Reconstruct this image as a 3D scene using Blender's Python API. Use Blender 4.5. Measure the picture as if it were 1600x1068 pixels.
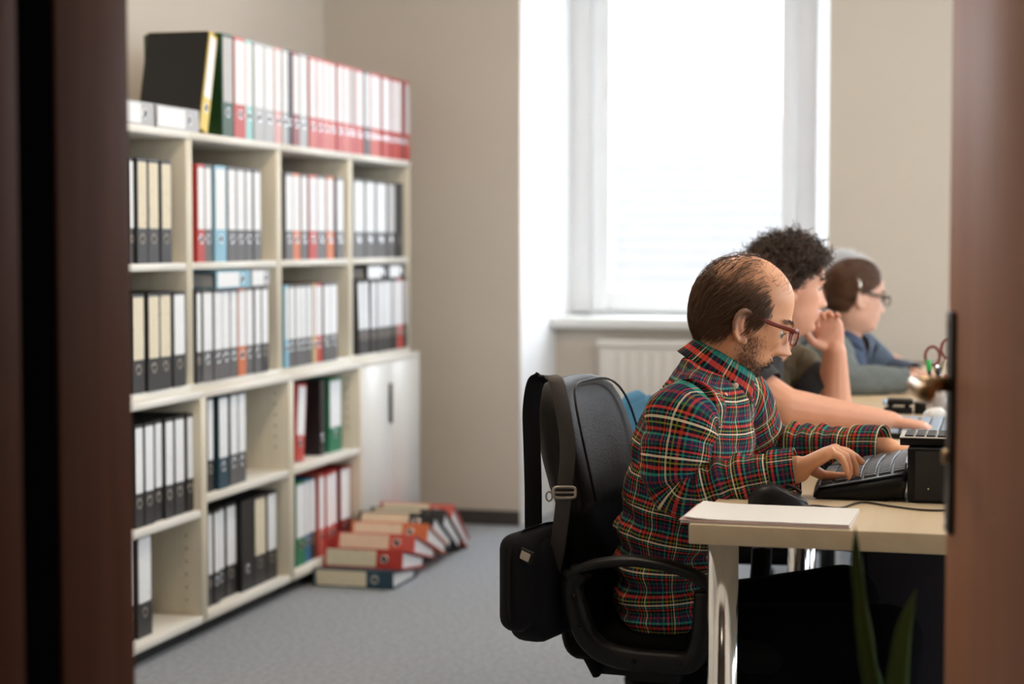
import bpy, bmesh, math, random
import numpy as np
from mathutils import Vector, Matrix, noise
random.seed(7); rng = np.random.default_rng(7)
for o in list(bpy.data.objects): bpy.data.objects.remove(o)
SC = bpy.context.scene; COL = SC.collection
PI = math.pi

# ------------------------------------------------------------------ camera
F = 2870.0; TH = math.radians(15.2); PT = math.atan(156 / F); CH = 1.22
cam = bpy.data.cameras.new('camera'); camo = bpy.data.objects.new('camera', cam); COL.objects.link(camo)
cam.sensor_width = 36; cam.lens = F / 1600 * 36
camo.location = (0, 0, CH); camo.rotation_euler = (PI / 2 - PT, 0, TH)
cam.dof.use_dof = True; cam.dof.focus_distance = 3.5; cam.dof.aperture_fstop = 2.8; cam.clip_start = .02
SC.camera = camo
r_ = np.array([math.cos(TH), math.sin(TH), 0]); fh = np.array([-math.sin(TH), math.cos(TH), 0]); zz = np.array([0, 0, 1.])
fw = fh * math.cos(PT) - zz * math.sin(PT); upv = fh * math.sin(PT) + zz * math.cos(PT)
def pray(u, v): return fw + r_ * (u - 800) / F - upv * (v - 534) / F
def onp(u, v, ax, val):
    d = pray(u, v); c = np.array([0, 0, CH]); return c + d * ((val - c[ax]) / d[ax])
def at(u, v, Y): return onp(u, v, 1, Y)
def desk(u, v, z=.745): return onp(u, v, 2, z)

# ------------------------------------------------------------------ light
w = bpy.data.worlds.new('sky'); SC.world = w; w.use_nodes = True
bg = w.node_tree.nodes['Background']; bg.inputs[0].default_value = (.90, .96, 1.0, 1); bg.inputs[1].default_value = 8.0
def portal(loc, rot, sx, sy):
    l = bpy.data.lights.new('window_portal', 'AREA'); l.shape = 'RECTANGLE'; l.size = sx; l.size_y = sy
    l.cycles.is_portal = True
    o = bpy.data.objects.new('window_portal', l); COL.objects.link(o); o.location = loc; o.rotation_euler = rot
portal((-1.40, 8.36, 1.75), (-PI / 2, 0, 0), .9, 1.75)
portal((1.0, 8.36, 1.75), (-PI / 2, 0, 0), .9, 1.75)
portal((2.72, 3.7, 1.7), (0, PI / 2, 0), 1.7, 1.4)
portal((2.72, 6.0, 1.7), (0, PI / 2, 0), 1.7, 1.4)
vs = SC.view_settings; vs.view_transform = 'Standard'; vs.look = 'None'; vs.exposure = 0.58; vs.gamma = 1; vs.use_curve_mapping = False
try: SC.cycles.max_bounces = 10; SC.cycles.diffuse_bounces = 5; SC.cycles.transparent_max_bounces = 8
except Exception: pass

# ------------------------------------------------------------------ materials
MATS = {}
def mat(name, col, rough=.5, metal=0., noise_amt=0., noise_scale=20., bump=0., bump_scale=None, coat=0., sss=0., spec=.5, sheen=0.):
    if name in MATS: return MATS[name]
    m = bpy.data.materials.new(name); m.use_nodes = True; nt = m.node_tree; b = nt.nodes['Principled BSDF']
    c = tuple(col) + (1,)
    b.inputs['Base Color'].default_value = c; b.inputs['Roughness'].default_value = rough; b.inputs['Metallic'].default_value = metal
    b.inputs['Specular IOR Level'].default_value = spec
    if coat: b.inputs['Coat Weight'].default_value = coat; b.inputs['Coat Roughness'].default_value = .12
    if sheen: b.inputs['Sheen Weight'].default_value = sheen
    if sss:
        b.inputs['Subsurface Weight'].default_value = sss; b.inputs['Subsurface Radius'].default_value = (1, .35, .2); b.inputs['Subsurface Scale'].default_value = .006
    if noise_amt or bump:
        tc = nt.nodes.new('ShaderNodeTexCoord'); n = nt.nodes.new('ShaderNodeTexNoise'); n.inputs['Scale'].default_value = noise_scale; n.inputs['Detail'].default_value = 4
        nt.links.new(tc.outputs['Object'], n.inputs['Vector'])
        if noise_amt:
            mx = nt.nodes.new('ShaderNodeMix'); mx.data_type = 'RGBA'
            mx.inputs[6].default_value = tuple(max(0, x * (1 - noise_amt)) for x in col) + (1,); mx.inputs[7].default_value = tuple(min(1, x * (1 + noise_amt)) for x in col) + (1,)
            nt.links.new(n.outputs['Fac'], mx.inputs[0]); nt.links.new(mx.outputs[2], b.inputs['Base Color'])
        if bump:
            n2 = n
            if bump_scale:
                n2 = nt.nodes.new('ShaderNodeTexNoise'); n2.inputs['Scale'].default_value = bump_scale; nt.links.new(tc.outputs['Object'], n2.inputs['Vector'])
            bp = nt.nodes.new('ShaderNodeBump'); bp.inputs['Strength'].default_value = bump; bp.inputs['Distance'].default_value = .004
            nt.links.new(n2.outputs['Fac'], bp.inputs['Height']); nt.links.new(bp.outputs['Normal'], b.inputs['Normal'])
    MATS[name] = m; return m
def wood(name, c0, c1, rough=.4, axis='Z', scale=3., coat=0., distort=3., spec=.5):
    m = bpy.data.materials.new(name); m.use_nodes = True; nt = m.node_tree; b = nt.nodes['Principled BSDF']
    tc = nt.nodes.new('ShaderNodeTexCoord'); mp = nt.nodes.new('ShaderNodeMapping')
    s = {'Z': (scale * 8, scale * 8, scale * .5), 'Y': (scale * 8, scale * .5, scale * 8), 'X': (scale * .5, scale * 8, scale * 8)}[axis]
    mp.inputs['Scale'].default_value = s
    n = nt.nodes.new('ShaderNodeTexNoise'); n.inputs['Scale'].default_value = 1.5; n.inputs['Detail'].default_value = 6; n.inputs['Distortion'].default_value = distort * .2
    cr = nt.nodes.new('ShaderNodeValToRGB'); cr.color_ramp.elements[0].color = tuple(c0) + (1,); cr.color_ramp.elements[1].color = tuple(c1) + (1,)
    cr.color_ramp.elements[0].position = .3; cr.color_ramp.elements[1].position = .7
    nt.links.new(tc.outputs['Object'], mp.inputs[0]); nt.links.new(mp.outputs[0], n.inputs['Vector']); nt.links.new(n.outputs['Fac'], cr.inputs[0]); nt.links.new(cr.outputs[0], b.inputs['Base Color'])
    b.inputs['Roughness'].default_value = rough; b.inputs['Specular IOR Level'].default_value = spec
    if coat: b.inputs['Coat Weight'].default_value = coat; b.inputs['Coat Roughness'].default_value = .1
    MATS[name] = m; return m
M_wall = mat('wall paint', (.62, .565, .49), .85, noise_amt=.03, noise_scale=3, bump=.05, bump_scale=250)
M_reveal = mat('reveal paint', (.80, .80, .80), .8, noise_amt=.02, noise_scale=5)
M_ceil = mat('ceiling paint', (.78, .76, .72), .9, noise_amt=.02)
M_carpet = mat('carpet', (.34, .365, .40), .98, noise_amt=.38, noise_scale=55, bump=.5, bump_scale=500, spec=.1)
M_shelf = wood('birch board', (.66, .60, .47), (.72, .66, .53), .45, 'Z', 2)
M_edge = mat('board edge', (.80, .77, .70), .45)
M_back = mat('cabinet back', (.20, .18, .155), .7)
M_doorw = mat('cupboard door', (.76, .75, .72), .4)
M_white = mat('white window frame', (.86, .87, .88), .35)
M_sill = mat('window sill', (.80, .80, .78), .35)
M_rad = mat('radiator enamel', (.74, .71, .65), .4)
M_base = mat('baseboard vinyl', (.05, .045, .042), .6)
M_plinth = mat('plinth', (.02, .02, .022), .6)
M_jamb = wood('dark brown lacquered wood', (.075, .027, .014), (.10, .037, .019), .5, 'Z', 2, spec=.03)
M_seal = mat('black rubber seal', (.003, .003, .003), .95, spec=.0)
M_door = wood('reddish brown door veneer', (.40, .165, .085), (.47, .205, .108), .55, 'Z', 1.6, spec=.3)
M_plate = mat('dark bronze plate', (.030, .022, .018), .38, .6)
M_brass = mat('worn brass handle', (.50, .34, .18), .28, .9)
M_desk = wood('maple laminate', (.64, .50, .32), (.70, .56, .38), .35, 'Y', 2.5)
M_chrome = mat('chrome', (.80, .80, .80), .13, 1.)
M_black = mat('black plastic', (.007, .0065, .0065), .4, spec=.25)
M_blackm = mat('matte black plastic', (.006, .006, .006), .6, spec=.2)
M_key = mat('dark grey keycap', (.055, .060, .070), .36)
M_kbtop = mat('slate keyboard deck', (.10, .125, .17), .25)
M_paper = mat('paper', (.82, .80, .77), .8)
M_pinkp = mat('pink sheet', (.60, .40, .38), .8)
M_leather = mat('black leather', (.011, .0085, .007), .5, spec=.16, noise_amt=.25, noise_scale=14, bump=.25, bump_scale=180)
M_mesh = mat('black chair fabric', (.005, .005, .005), .95, spec=.05)
M_nylon = mat('black nylon', (.008, .0075, .009), .8, spec=.2, bump=.3, bump_scale=700)
M_strap = mat('strap webbing', (.042, .033, .027), .6, bump=.3, bump_scale=500)
M_buckle = mat('grey metal buckle', (.42, .36, .30), .35, .8)
M_skin_cols = dict(a=(.74, .36, .19), b=(.70, .36, .235), c=(.66, .39, .29))
M_trous = mat('black trousers', (.0035, .0035, .004), .95, spec=.03)
M_shoe = mat('black shoe leather', (.01, .009, .008), .4)
M_tee = mat('charcoal jersey', (.022, .022, .024), .9, noise_amt=.15, noise_scale=30)
M_olive = mat('olive jersey', (.085, .066, .036), .9)
M_jacket = mat('grey green cardigan', (.125, .145, .140), .9, noise_amt=.2, noise_scale=60)
M_denim = mat('navy blouse', (.035, .055, .105), .85, noise_amt=.2, noise_scale=40)
M_denim2 = mat('slate blue sleeve', (.07, .095, .135), .85, noise_amt=.2, noise_scale=40)
M_hair1 = mat('brown hair', (.125, .060, .028), .42)
M_hair2 = mat('dark curly hair', (.060, .032, .019), .45)
M_hair3 = mat('auburn hair', (.115, .050, .024), .38)
M_hair4 = mat('white hair', (.95, .95, .95), .6)
_nt = M_hair4.node_tree; _t = _nt.nodes.new('ShaderNodeBsdfTranslucent'); _t.inputs[0].default_value = (.95, .95, .95, 1); _m = _nt.nodes.new('ShaderNodeMixShader'); _m.inputs[0].default_value = .55
_nt.links.new(_nt.nodes['Principled BSDF'].outputs[0], _m.inputs[1]); _nt.links.new(_t.outputs[0], _m.inputs[2]); _nt.links.new(_m.outputs[0], _nt.nodes['Material Output'].inputs[0])
M_beard = mat('beard hair', (.035, .018, .010), .6)
M_red = mat('red acetate', (.20, .018, .010), .22, coat=.4)
M_tort = mat('dark acetate', (.035, .018, .012), .25, coat=.4)
M_button = mat('button', (.62, .52, .36), .3)
M_blue = mat('blue chair fabric', (.035, .20, .36), .85)
M_leaf = mat('leaf', (.055, .12, .02), .5, noise_amt=.3, noise_scale=15)
M_soil = mat('soil', (.02, .014, .01), 1)
M_pot = mat('terracotta pot', (.25, .10, .05), .8)
M_ped = mat('dark grey pedestal', (.030, .028, .036), .6, spec=.2)
M_eye = mat('eye white', (.42, .38, .35), .3)
M_iris = mat('iris', (.05, .04, .03), .2)
M_lens = None
def glassmat(name, tint=(.97, .98, 1), gl=.06):
    m = bpy.data.materials.new(name); m.use_nodes = True; nt = m.node_tree
    for n in list(nt.nodes):
        if n.type != 'OUTPUT_MATERIAL': nt.nodes.remove(n)
    out = nt.nodes['Material Output']; t = nt.nodes.new('ShaderNodeBsdfTransparent'); t.inputs[0].default_value = tuple(tint) + (1,)
    g = nt.nodes.new('ShaderNodeBsdfGlossy'); g.inputs['Roughness'].default_value = .02; mx = nt.nodes.new('ShaderNodeMixShader'); mx.inputs[0].default_value = gl
    nt.links.new(t.outputs[0], mx.inputs[1]); nt.links.new(g.outputs[0], mx.inputs[2]); nt.links.new(mx.outputs[0], out.inputs[0]); return m
M_glass = glassmat('window glass'); M_lens = glassmat('spectacle lens', (.93, .93, .93), .12)
def emat(name, col, s):
    m = bpy.data.materials.new(name); m.use_nodes = True; b = m.node_tree.nodes['Principled BSDF']
    b.inputs['Emission Color'].default_value = tuple(col) + (1,); b.inputs['Emission Strength'].default_value = s; b.inputs['Base Color'].default_value = (.8, .8, .8, 1); return m
M_tube = emat('lamp diffuser', (1, .82, .62), 10.0)
M_tube2 = emat('corridor lamp diffuser', (1, .82, .62), 2.0)
def labelmat(name, col, ink, dens):
    m = bpy.data.materials.new(name); m.use_nodes = True; nt = m.node_tree; b = nt.nodes['Principled BSDF']; b.inputs['Roughness'].default_value = .6
    tc = nt.nodes.new('ShaderNodeTexCoord'); mp = nt.nodes.new('ShaderNodeMapping'); mp.inputs['Scale'].default_value = (1, 70, 28)
    oi = nt.nodes.new('ShaderNodeObjectInfo'); ad = nt.nodes.new('ShaderNodeVectorMath'); ad.operation = 'ADD'
    n = nt.nodes.new('ShaderNodeTexNoise'); n.inputs['Scale'].default_value = 2.2; n.inputs['Detail'].default_value = 3
    sc = nt.nodes.new('ShaderNodeMath'); sc.operation = 'MULTIPLY'; sc.inputs[1].default_value = 50
    nt.links.new(oi.outputs['Random'], sc.inputs[0]); nt.links.new(tc.outputs['Object'], mp.inputs[0]); nt.links.new(mp.outputs[0], ad.inputs[0]); nt.links.new(sc.outputs[0], ad.inputs[1]); nt.links.new(ad.outputs[0], n.inputs['Vector'])
    cr = nt.nodes.new('ShaderNodeValToRGB'); cr.color_ramp.elements[0].position = dens; cr.color_ramp.elements[0].color = tuple(col) + (1,)
    cr.color_ramp.elements[1].position = dens + .05; cr.color_ramp.elements[1].color = tuple(ink) + (1,)
    nt.links.new(n.outputs['Fac'], cr.inputs[0]); nt.links.new(cr.outputs[0], b.inputs['Base Color']); MATS[name] = m; return m
M_lab = {'w': labelmat('white label', (.86, .88, .90), (.55, .55, .57), .66), 'c': labelmat('cream label', (.76, .68, .51), (.36, .31, .24), .64), 'g': labelmat('grey label', (.55, .54, .54), (.32, .31, .31), .66)}
def bc(n, c, r=.45): return mat('binder ' + n, c, r)
BIND = dict(gray_sheen=bc('grey board', (.11, .105, .107)), dark=bc('charcoal board', (.026, .024, .024)), black=bc('black board', (.012, .012, .013)), red=bc('red board', (.50, .045, .035)),  # grey board is lightened: reflected light is put into its colour
            darkred=bc('dark red board', (.24, .022, .022)), orange=bc('orange board', (.62, .17, .06)), red_sheen=bc('light red sheen board', (.58, .11, .085)), green=bc('green board', (.010, .17, .085)), dgreen=bc('dark green board', (.006, .055, .016)),  # light red board is a red brightened by sheen put into its colour
            teal=bc('teal board', (.02, .16, .20)), ltblue=bc('light blue board', (.24, .48, .62)), ltteal=bc('pale teal board', (.30, .58, .56)), blue=bc('blue board', (.03, .16, .36)), navy=bc('petrol blue board', (.015, .055, .085)),
            white=bc('white board', (.66, .67, .68)), yellow=bc('yellow board', (.72, .52, .06)), pink=bc('pink sheen board', (.66, .34, .32)), yellowish=bc('buff board', (.66, .5, .24)), ltgray=bc('light grey board', (.42, .42, .43)))  # pink board has sheen put into its colour
BNAME = dict(gray_sheen='grey', dark='charcoal', black='black', red='red', darkred='dark red', orange='orange', red_sheen='light red', green='green', dgreen='dark green', teal='teal', ltblue='light blue', ltteal='pale teal', blue='blue', navy='petrol blue', white='white', yellow='yellow', pink='pink', yellowish='buff', ltgray='light grey')

# ------------------------------------------------------------------ mesh helpers
def quick(name, V, Fc, smooth=False, uv=None):
    me = bpy.data.meshes.new(name); V = np.asarray(V, dtype=np.float32)
    if isinstance(Fc, np.ndarray):
        k = Fc.shape[1]; me.vertices.add(len(V)); me.vertices.foreach_set('co', V.ravel())
        me.loops.add(Fc.size); me.loops.foreach_set('vertex_index', Fc.astype(np.int32).ravel())
        me.polygons.add(len(Fc)); me.polygons.foreach_set('loop_start', np.arange(0, Fc.size, k, dtype=np.int32))
        me.update(calc_edges=True); me.validate()
    else:
        me.from_pydata([tuple(map(float, v)) for v in V], [], [tuple(int(i) for i in f) for f in Fc]); me.update()
    if smooth: me.polygons.foreach_set('use_smooth', [True] * len(me.polygons))
    if uv is not None:
        l = me.uv_layers.new(name='UVMap'); idx = np.zeros(len(me.loops), dtype=np.int32); me.loops.foreach_get('vertex_index', idx)
        l.data.foreach_set('uv', np.asarray(uv, dtype=np.float32)[idx].ravel())
    return me
def link(name, me, m=None, parent=None, loc=(0, 0, 0), rot=(0, 0, 0)):
    o = bpy.data.objects.new(name, me); COL.objects.link(o); o.location = loc; o.rotation_euler = rot
    if m is not None and me is not None and not me.materials: me.materials.append(m)
    if parent is not None: o.parent = parent
    return o
def tag(o, label=None, cat=None, group=None, kind=None):
    if label: o['label'] = label
    if cat: o['category'] = cat
    if group: o['group'] = group
    if kind: o['kind'] = kind
    return o
def empty(name, loc, label, cat, group=None, rot=(0, 0, 0)):
    o = bpy.data.objects.new(name, None); COL.objects.link(o); o.location = loc; o.rotation_euler = rot; o.empty_display_size = .1
    return tag(o, label, cat, group)
class MB:
    def __init__(s): s.V = []; s.F = []; s.n = 0
    def add(s, V, Fc):
        s.V.append(np.asarray(V, float)); s.F += [tuple(i + s.n for i in f) for f in Fc]; s.n += len(V); return s
    def box(s, a, b):
        x0, y0, z0 = a; x1, y1, z1 = b
        return s.add([(x0, y0, z0), (x1, y0, z0), (x1, y1, z0), (x0, y1, z0), (x0, y0, z1), (x1, y0, z1), (x1, y1, z1), (x0, y1, z1)],
                     [(0, 3, 2, 1), (4, 5, 6, 7), (0, 1, 5, 4), (1, 2, 6, 5), (2, 3, 7, 6), (3, 0, 4, 7)])
    def quad(s, *p): return s.add(p, [tuple(range(len(p)))])
    def prism(s, poly, z0, z1):
        n = len(poly); V = [(x, y, z0) for x, y in poly] + [(x, y, z1) for x, y in poly]
        return s.add(V, [tuple(range(n))[::-1], tuple(range(n, 2 * n))] + [(i, (i + 1) % n, n + (i + 1) % n, n + i) for i in range(n)])
    def tube(s, P, r, n=12, cap=True):
        V, Fc, _ = sweep(P, r, r, n, cap=cap); return s.add(V, Fc)
    def me(s, name='mesh', smooth=False): return quick(name, np.concatenate(s.V), s.F, smooth)
    def build(s, name, m, parent=None, off=None, smooth=False, bevel=0, seg=2):
        V = np.concatenate(s.V)
        if off is None and parent is not None: off = tuple(parent.location) if parent.parent is None else (0, 0, 0)
        if off is not None: V = V - np.array(off)
        o = link(name, quick(name, V, s.F, smooth), m, parent)
        if bevel:
            b = o.modifiers.new('bevel', 'BEVEL'); b.width = bevel; b.segments = seg; b.limit_method = 'ANGLE'; b.angle_limit = .6
            o.data.polygons.foreach_set('use_smooth', [True] * len(o.data.polygons))
        return o
def catmull(P, n):
    P = np.asarray(P, float); m = len(P)
    if m == 2: t = np.linspace(0, 1, n)[:, None]; return P[0] * (1 - t) + P[1] * t
    Q = np.vstack([2 * P[0] - P[1], P, 2 * P[-1] - P[-2]]); T = np.linspace(0, m - 1 - 1e-9, n); i = T.astype(int); t = (T - i)[:, None]
    a, b, c, d = Q[i], Q[i + 1], Q[i + 2], Q[i + 3]
    return .5 * (2 * b + (c - a) * t + (2 * a - 5 * b + 4 * c - d) * t * t + (3 * b - a - 3 * c + d) * t ** 3)
def unit(v): v = np.asarray(v, float); return v / (np.linalg.norm(v, axis=-1, keepdims=True) + 1e-12)
def sweep(P, ra, rb, n=16, side=(0, 1, 0), cap=True, uv=False, rf=None, ex=1.0):
    """tube along P. ra = radius along side axis, rb = along the other axis (rf: different radius on its positive half)"""
    P = np.asarray(P, float); k = len(P); ra = np.broadcast_to(np.asarray(ra, float), (k,)); rb = np.broadcast_to(np.asarray(rb, float), (k,))
    rf = rb if rf is None else np.broadcast_to(np.asarray(rf, float), (k,))
    T = unit(np.gradient(P, axis=0)); side = np.broadcast_to(np.asarray(side, float), (k, 3)).copy()
    for i in range(k):
        if abs(T[i] @ side[i]) > .92 * np.linalg.norm(side[i]): side[i] = (0, 0, 1) if abs(T[i][2]) < .9 else (1, 0, 0)
    S = unit(side - T * (T * side).sum(1)[:, None]); B = unit(np.cross(S, T))
    a = np.linspace(0, 2 * PI, n, endpoint=False); ca, sa = np.cos(a), np.sin(a)
    if ex != 1: ca = np.sign(ca) * abs(ca) ** ex; sa = np.sign(sa) * abs(sa) ** ex
    rr = np.where(sa[None] > 0, rf[:, None], rb[:, None])
    V = P[:, None] + S[:, None] * (ra[:, None] * ca)[..., None] + B[:, None] * (rr * sa)[..., None]
    V = V.reshape(-1, 3); Fc = []
    for i in range(k - 1):
        for j in range(n):
            j2 = (j + 1) % n; Fc.append((i * n + j, i * n + j2, (i + 1) * n + j2, (i + 1) * n + j))
    if cap:
        Fc.append(tuple(range(n))[::-1]); Fc.append(tuple((k - 1) * n + j for j in range(n)))
    return V, Fc, (S, B, T)
def capsule(p0, p1, r0, r1, n=14, m=5):
    p0 = np.asarray(p0, float); p1 = np.asarray(p1, float); d = p1 - p0; L = np.linalg.norm(d); d = d / max(L, 1e-9)
    P = []; R = []
    for i in range(m): a = PI / 2 * (1 - i / m); P.append(p0 - d * r0 * math.sin(a)); R.append(max(1e-4, r0 * math.cos(a)))
    P.append(p0); R.append(r0); P.append(p1); R.append(r1)
    for i in range(1, m + 1): a = PI / 2 * i / m; P.append(p1 + d * r1 * math.sin(a)); R.append(max(1e-4, r1 * math.cos(a)))
    # straight tube with its own frame
    P = np.array(P); s = np.cross(d, (0, 0, 1)) if abs(d[2]) < .9 else np.cross(d, (1, 0, 0)); s = unit(s); b = np.cross(s, d)
    a = np.linspace(0, 2 * PI, n, endpoint=False)
    V = (P[:, None] + np.array(R)[:, None, None] * (s * np.cos(a)[:, None] + b * np.sin(a)[:, None])[None]).reshape(-1, 3); k = len(P)
    Fc = [(i * n + j, i * n + (j + 1) % n, (i + 1) * n + (j + 1) % n, (i + 1) * n + j) for i in range(k - 1) for j in range(n)]
    Fc.append(tuple(range(n))[::-1]); Fc.append(tuple((k - 1) * n + j for j in range(n)))
    return V, Fc
def ellipsoid(c, r, R=None, nu=24, nv=16):
    V = []; c = np.asarray(c, float)
    for i in range(nv + 1):
        t = PI * i / nv
        for j in range(nu):
            a = 2 * PI * j / nu; V.append((math.sin(t) * math.cos(a) * r[0], math.sin(t) * math.sin(a) * r[1], math.cos(t) * r[2]))
    V = np.array(V)
    if R is not None: V = V @ np.asarray(R).T
    Fc = [(i * nu + j, (i + 1) * nu + j, (i + 1) * nu + (j + 1) % nu, i * nu + (j + 1) % nu) for i in range(nv) for j in range(nu)]
    return V + c, Fc
def rbox(a, b, m, name, parent, bevel=.004, seg=3, off=None): return MB().box(a, b).build(name, m, parent, off, bevel=bevel, seg=seg)
def remesh(mb, vox, it=3):
    me = mb.me('tmp'); o = bpy.data.objects.new('tmp', me); COL.objects.link(o)
    r = o.modifiers.new('r', 'REMESH'); r.mode = 'VOXEL'; r.voxel_size = vox; r.use_smooth_shade = True
    if it: s = o.modifiers.new('s', 'SMOOTH'); s.factor = .5; s.iterations = it
    dg = bpy.context.evaluated_depsgraph_get(); dg.update(); new = bpy.data.meshes.new_from_object(o.evaluated_get(dg))
    bpy.data.objects.remove(o); bpy.data.meshes.remove(me)
    new.polygons.foreach_set('use_smooth', [True] * len(new.polygons)); return new
def coords(me):
    a = np.zeros(len(me.vertices) * 3, dtype=np.float32); me.vertices.foreach_get('co', a); return a.reshape(-1, 3).astype(float)
def shift(me, off): V = coords(me) - np.asarray(off); me.vertices.foreach_set('co', V.astype(np.float32).ravel()); me.update()
def strands(P, r0, r1):
    """P (N,S,3) -> 3-sided tubes"""
    N, S, _ = P.shape; T = unit(np.gradient(P, axis=1)); ref = unit(rng.normal(size=(N, 1, 3))); A = unit(np.cross(T, ref)); B = np.cross(T, A)
    R = (r0 + (r1 - r0) * np.linspace(0, 1, S))[None, :, None]
    V = np.stack([P + R * (A * math.cos(a) + B * math.sin(a)) for a in (0, 2 * PI / 3, 4 * PI / 3)], axis=2).reshape(-1, 3)
    i = np.arange(N)[:, None, None] * S * 3; s = np.arange(S - 1)[None, :, None] * 3; k = np.arange(3)[None, None, :]; k2 = (k + 1) % 3
    Fc = np.stack([i + s + k, i + s + k2, i + s + 3 + k2, i + s + 3 + k], axis=-1).reshape(-1, 4)
    return V, Fc

# ------------------------------------------------------------------ the room
YB = 7.6; XL = -2.92; XR = 2.6; ZC = 3.0; YD = 2.0; YD0 = 1.66
def struct(o, label): return tag(o, label, None, None, 'structure')
struct(MB().box((XL - .2, -1.6, -.1), (XR + .2, YB + .8, 0)).build('floor', M_carpet), 'blue grey carpet floor')
struct(MB().box((XL - .2, -1.6, ZC), (XR + .2, YB + .8, ZC + .1)).build('ceiling', M_ceil), 'pale ceiling')
struct(MB().box((XL - .2, YD0, 0), (XL, YB + .8, ZC)).build('wall_left', M_wall), 'beige painted wall behind the binder shelves')
# back wall with two niches
NL = [(-2.03, -.726, -1.95, -.87), (.37, 1.674, .45, 1.53)]; YW = 8.3
mb = MB().box((XL, YB, 0), (-2.03, YB + .8, ZC)).box((-.726, YB, 0), (.37, YB + .8, ZC)).box((1.674, YB, 0), (XR + .2, YB + .8, ZC))
struct(mb.build('wall_back', M_wall), 'beige painted wall around the window niche')
for k, (a, b, c, d) in enumerate(NL):
    rv = MB().prism([(a - .002, YB + .002), (c, YW + .1), (a - .002, YW + .1)], 0, ZC).prism([(b + .002, YB + .002), (b + .002, YW + .1), (d, YW + .1)], 0, ZC)
    rv.box((a, YB, 2.72), (b, YW + .1, ZC))
    struct(rv.build('trim_%d' % (k + 1), M_reveal), 'white splayed window reveal')
    pz = MB().prism([(a + .045, 8.06), (b - .075, 8.06), (d, YW + .1), (c, YW + .1)], 0, .835)
    struct(pz.build('wall_parapet', M_wall), 'cream parapet wall under the window')
    sl = MB().prism([(a + .035, 7.985), (b - .06, 7.985), (d, YW), (c, YW)], .835, .885)
    struct(sl.build('trim_%d' % (k + 3), M_sill, bevel=.012), 'white window sill board')
    # window
    x0, x1 = c, d; zt = 2.70; zb = .885
    wroot = MB(); fr = .085
    wroot.box((x0 - .05, YW - .03, zb), (x0 + fr, YW + .08, zt)).box((x1 - fr, YW - .03, zb), (x1 + .05, YW + .08, zt)).box((x0, YW - .03, zb), (x1, YW + .08, zb + .02)).box((x0, YW - .03, zt - .06), (x1, YW + .08, zt + .03))
    wo = struct(wroot.build('window_%d' % (k + 1), M_white, bevel=.006), 'tall white framed window')
    s0, s1 = x0 + fr + .004, x1 - fr + .02
    sash = MB().box((s0, YW - .05, zb + .02), (s0 + .085, YW + .04, zt - .06)).box((s1 - .068, YW - .05, zb + .02), (s1, YW + .04, zt - .06)).box((s0 + .085, YW - .05, zb + .02), (s1 - .068, YW + .04, zb + .115)).box((s0 + .085, YW - .05, zt - .14), (s1 - .068, YW + .04, zt - .06))
    sash.build('window_sash', M_white, wo, bevel=.008)
    MB().box((s0 + .08, YW - .004, zb + .11), (s1 - .06, YW + .004, zt - .13)).build('window_pane', M_glass, wo)
# right wall with two windows (outside the frame), front wall with the doorway
RW = [(3.0, 4.4), (5.3, 6.7)]
mb = MB(); ys = [YD0, 3.0, 4.4, 5.3, 6.7, YB + .8]
for i in (0, 2, 4): mb.box((XR, ys[i], 0), (XR + .2, ys[i + 1], ZC))
for a, b in RW: mb.box((XR, a, 0), (XR + .2, b, .85)).box((XR, a, 2.55), (XR + .2, b, ZC))
struct(mb.build('wall_right', M_wall), 'beige wall with windows behind the desks')
for k, (a, b) in enumerate(RW):
    wm = MB()
    for p, q in (((XR + .08, a, .85), (XR + .15, a + .08, 2.55)), ((XR + .08, b - .08, .85), (XR + .15, b, 2.55)), ((XR + .08, a, .85), (XR + .15, b, .93)), ((XR + .08, a, 2.47), (XR + .15, b, 2.55)), ((XR + .08, (a + b) / 2 - .05, .85), (XR + .15, (a + b) / 2 + .05, 2.55))): wm.box(p, q)
    wo = struct(wm.build('window_%d' % (k + 3), M_white), 'white framed side window')
    MB().box((XR + .11, a + .07, .92), (XR + .115, b - .07, 2.48)).build('window_pane', M_glass, wo)
XO0 = -1.015; XO1 = .10
mb = MB().box((XL, YD0, 0), (XO0 - .06, YD, ZC)).box((XO1 + .06, YD0, 0), (XR, YD, ZC)).box((XO0 - .06, YD0, 2.15), (XO1 + .06, YD, ZC))
struct(mb.build('wall_front', M_wall), 'wall with the doorway')
# door frame: lacquered lining with black seal groove and outer casing
mb = MB().box((XO0 - .06, YD - .175, 0), (XO0, YD, 2.09)).box((XO1, YD - .175, 0), (XO1 + .06, YD, 2.09)).box((XO0 - .06, YD - .175, 2.09), (XO1 + .06, YD, 2.15))
df = struct(mb.build('trim_5', M_jamb, bevel=.003), 'dark brown lacquered door lining')
MB().box((XO0 - .06, YD - .25, 0), (XO0 - .004, YD - .175, 2.12)).build('seal', M_seal, df)
MB().box((XO0 - .06, YD0 - .03, 0), (XO0 - .002, YD - .25, 2.12)).box((XO0 - .16, YD0 - .03, 0), (XO0 - .06, YD0, 2.2)).build('casing', M_jamb, df, bevel=.004)
# corridor shell around the camera
struct(MB().box((-1.9, -1.6, 0), (-1.8, YD0, ZC)).build('wall_corridor_left', M_wall), 'corridor side wall')
struct(MB().box((1.5, -1.6, 0), (1.6, YD0, ZC)).build('wall_corridor_right', M_wall), 'corridor side wall')
struct(MB().box((-1.9, -1.7, 0), (1.6, -1.6, ZC)).build('wall_corridor_end', M_wall), 'corridor end wall')
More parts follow.
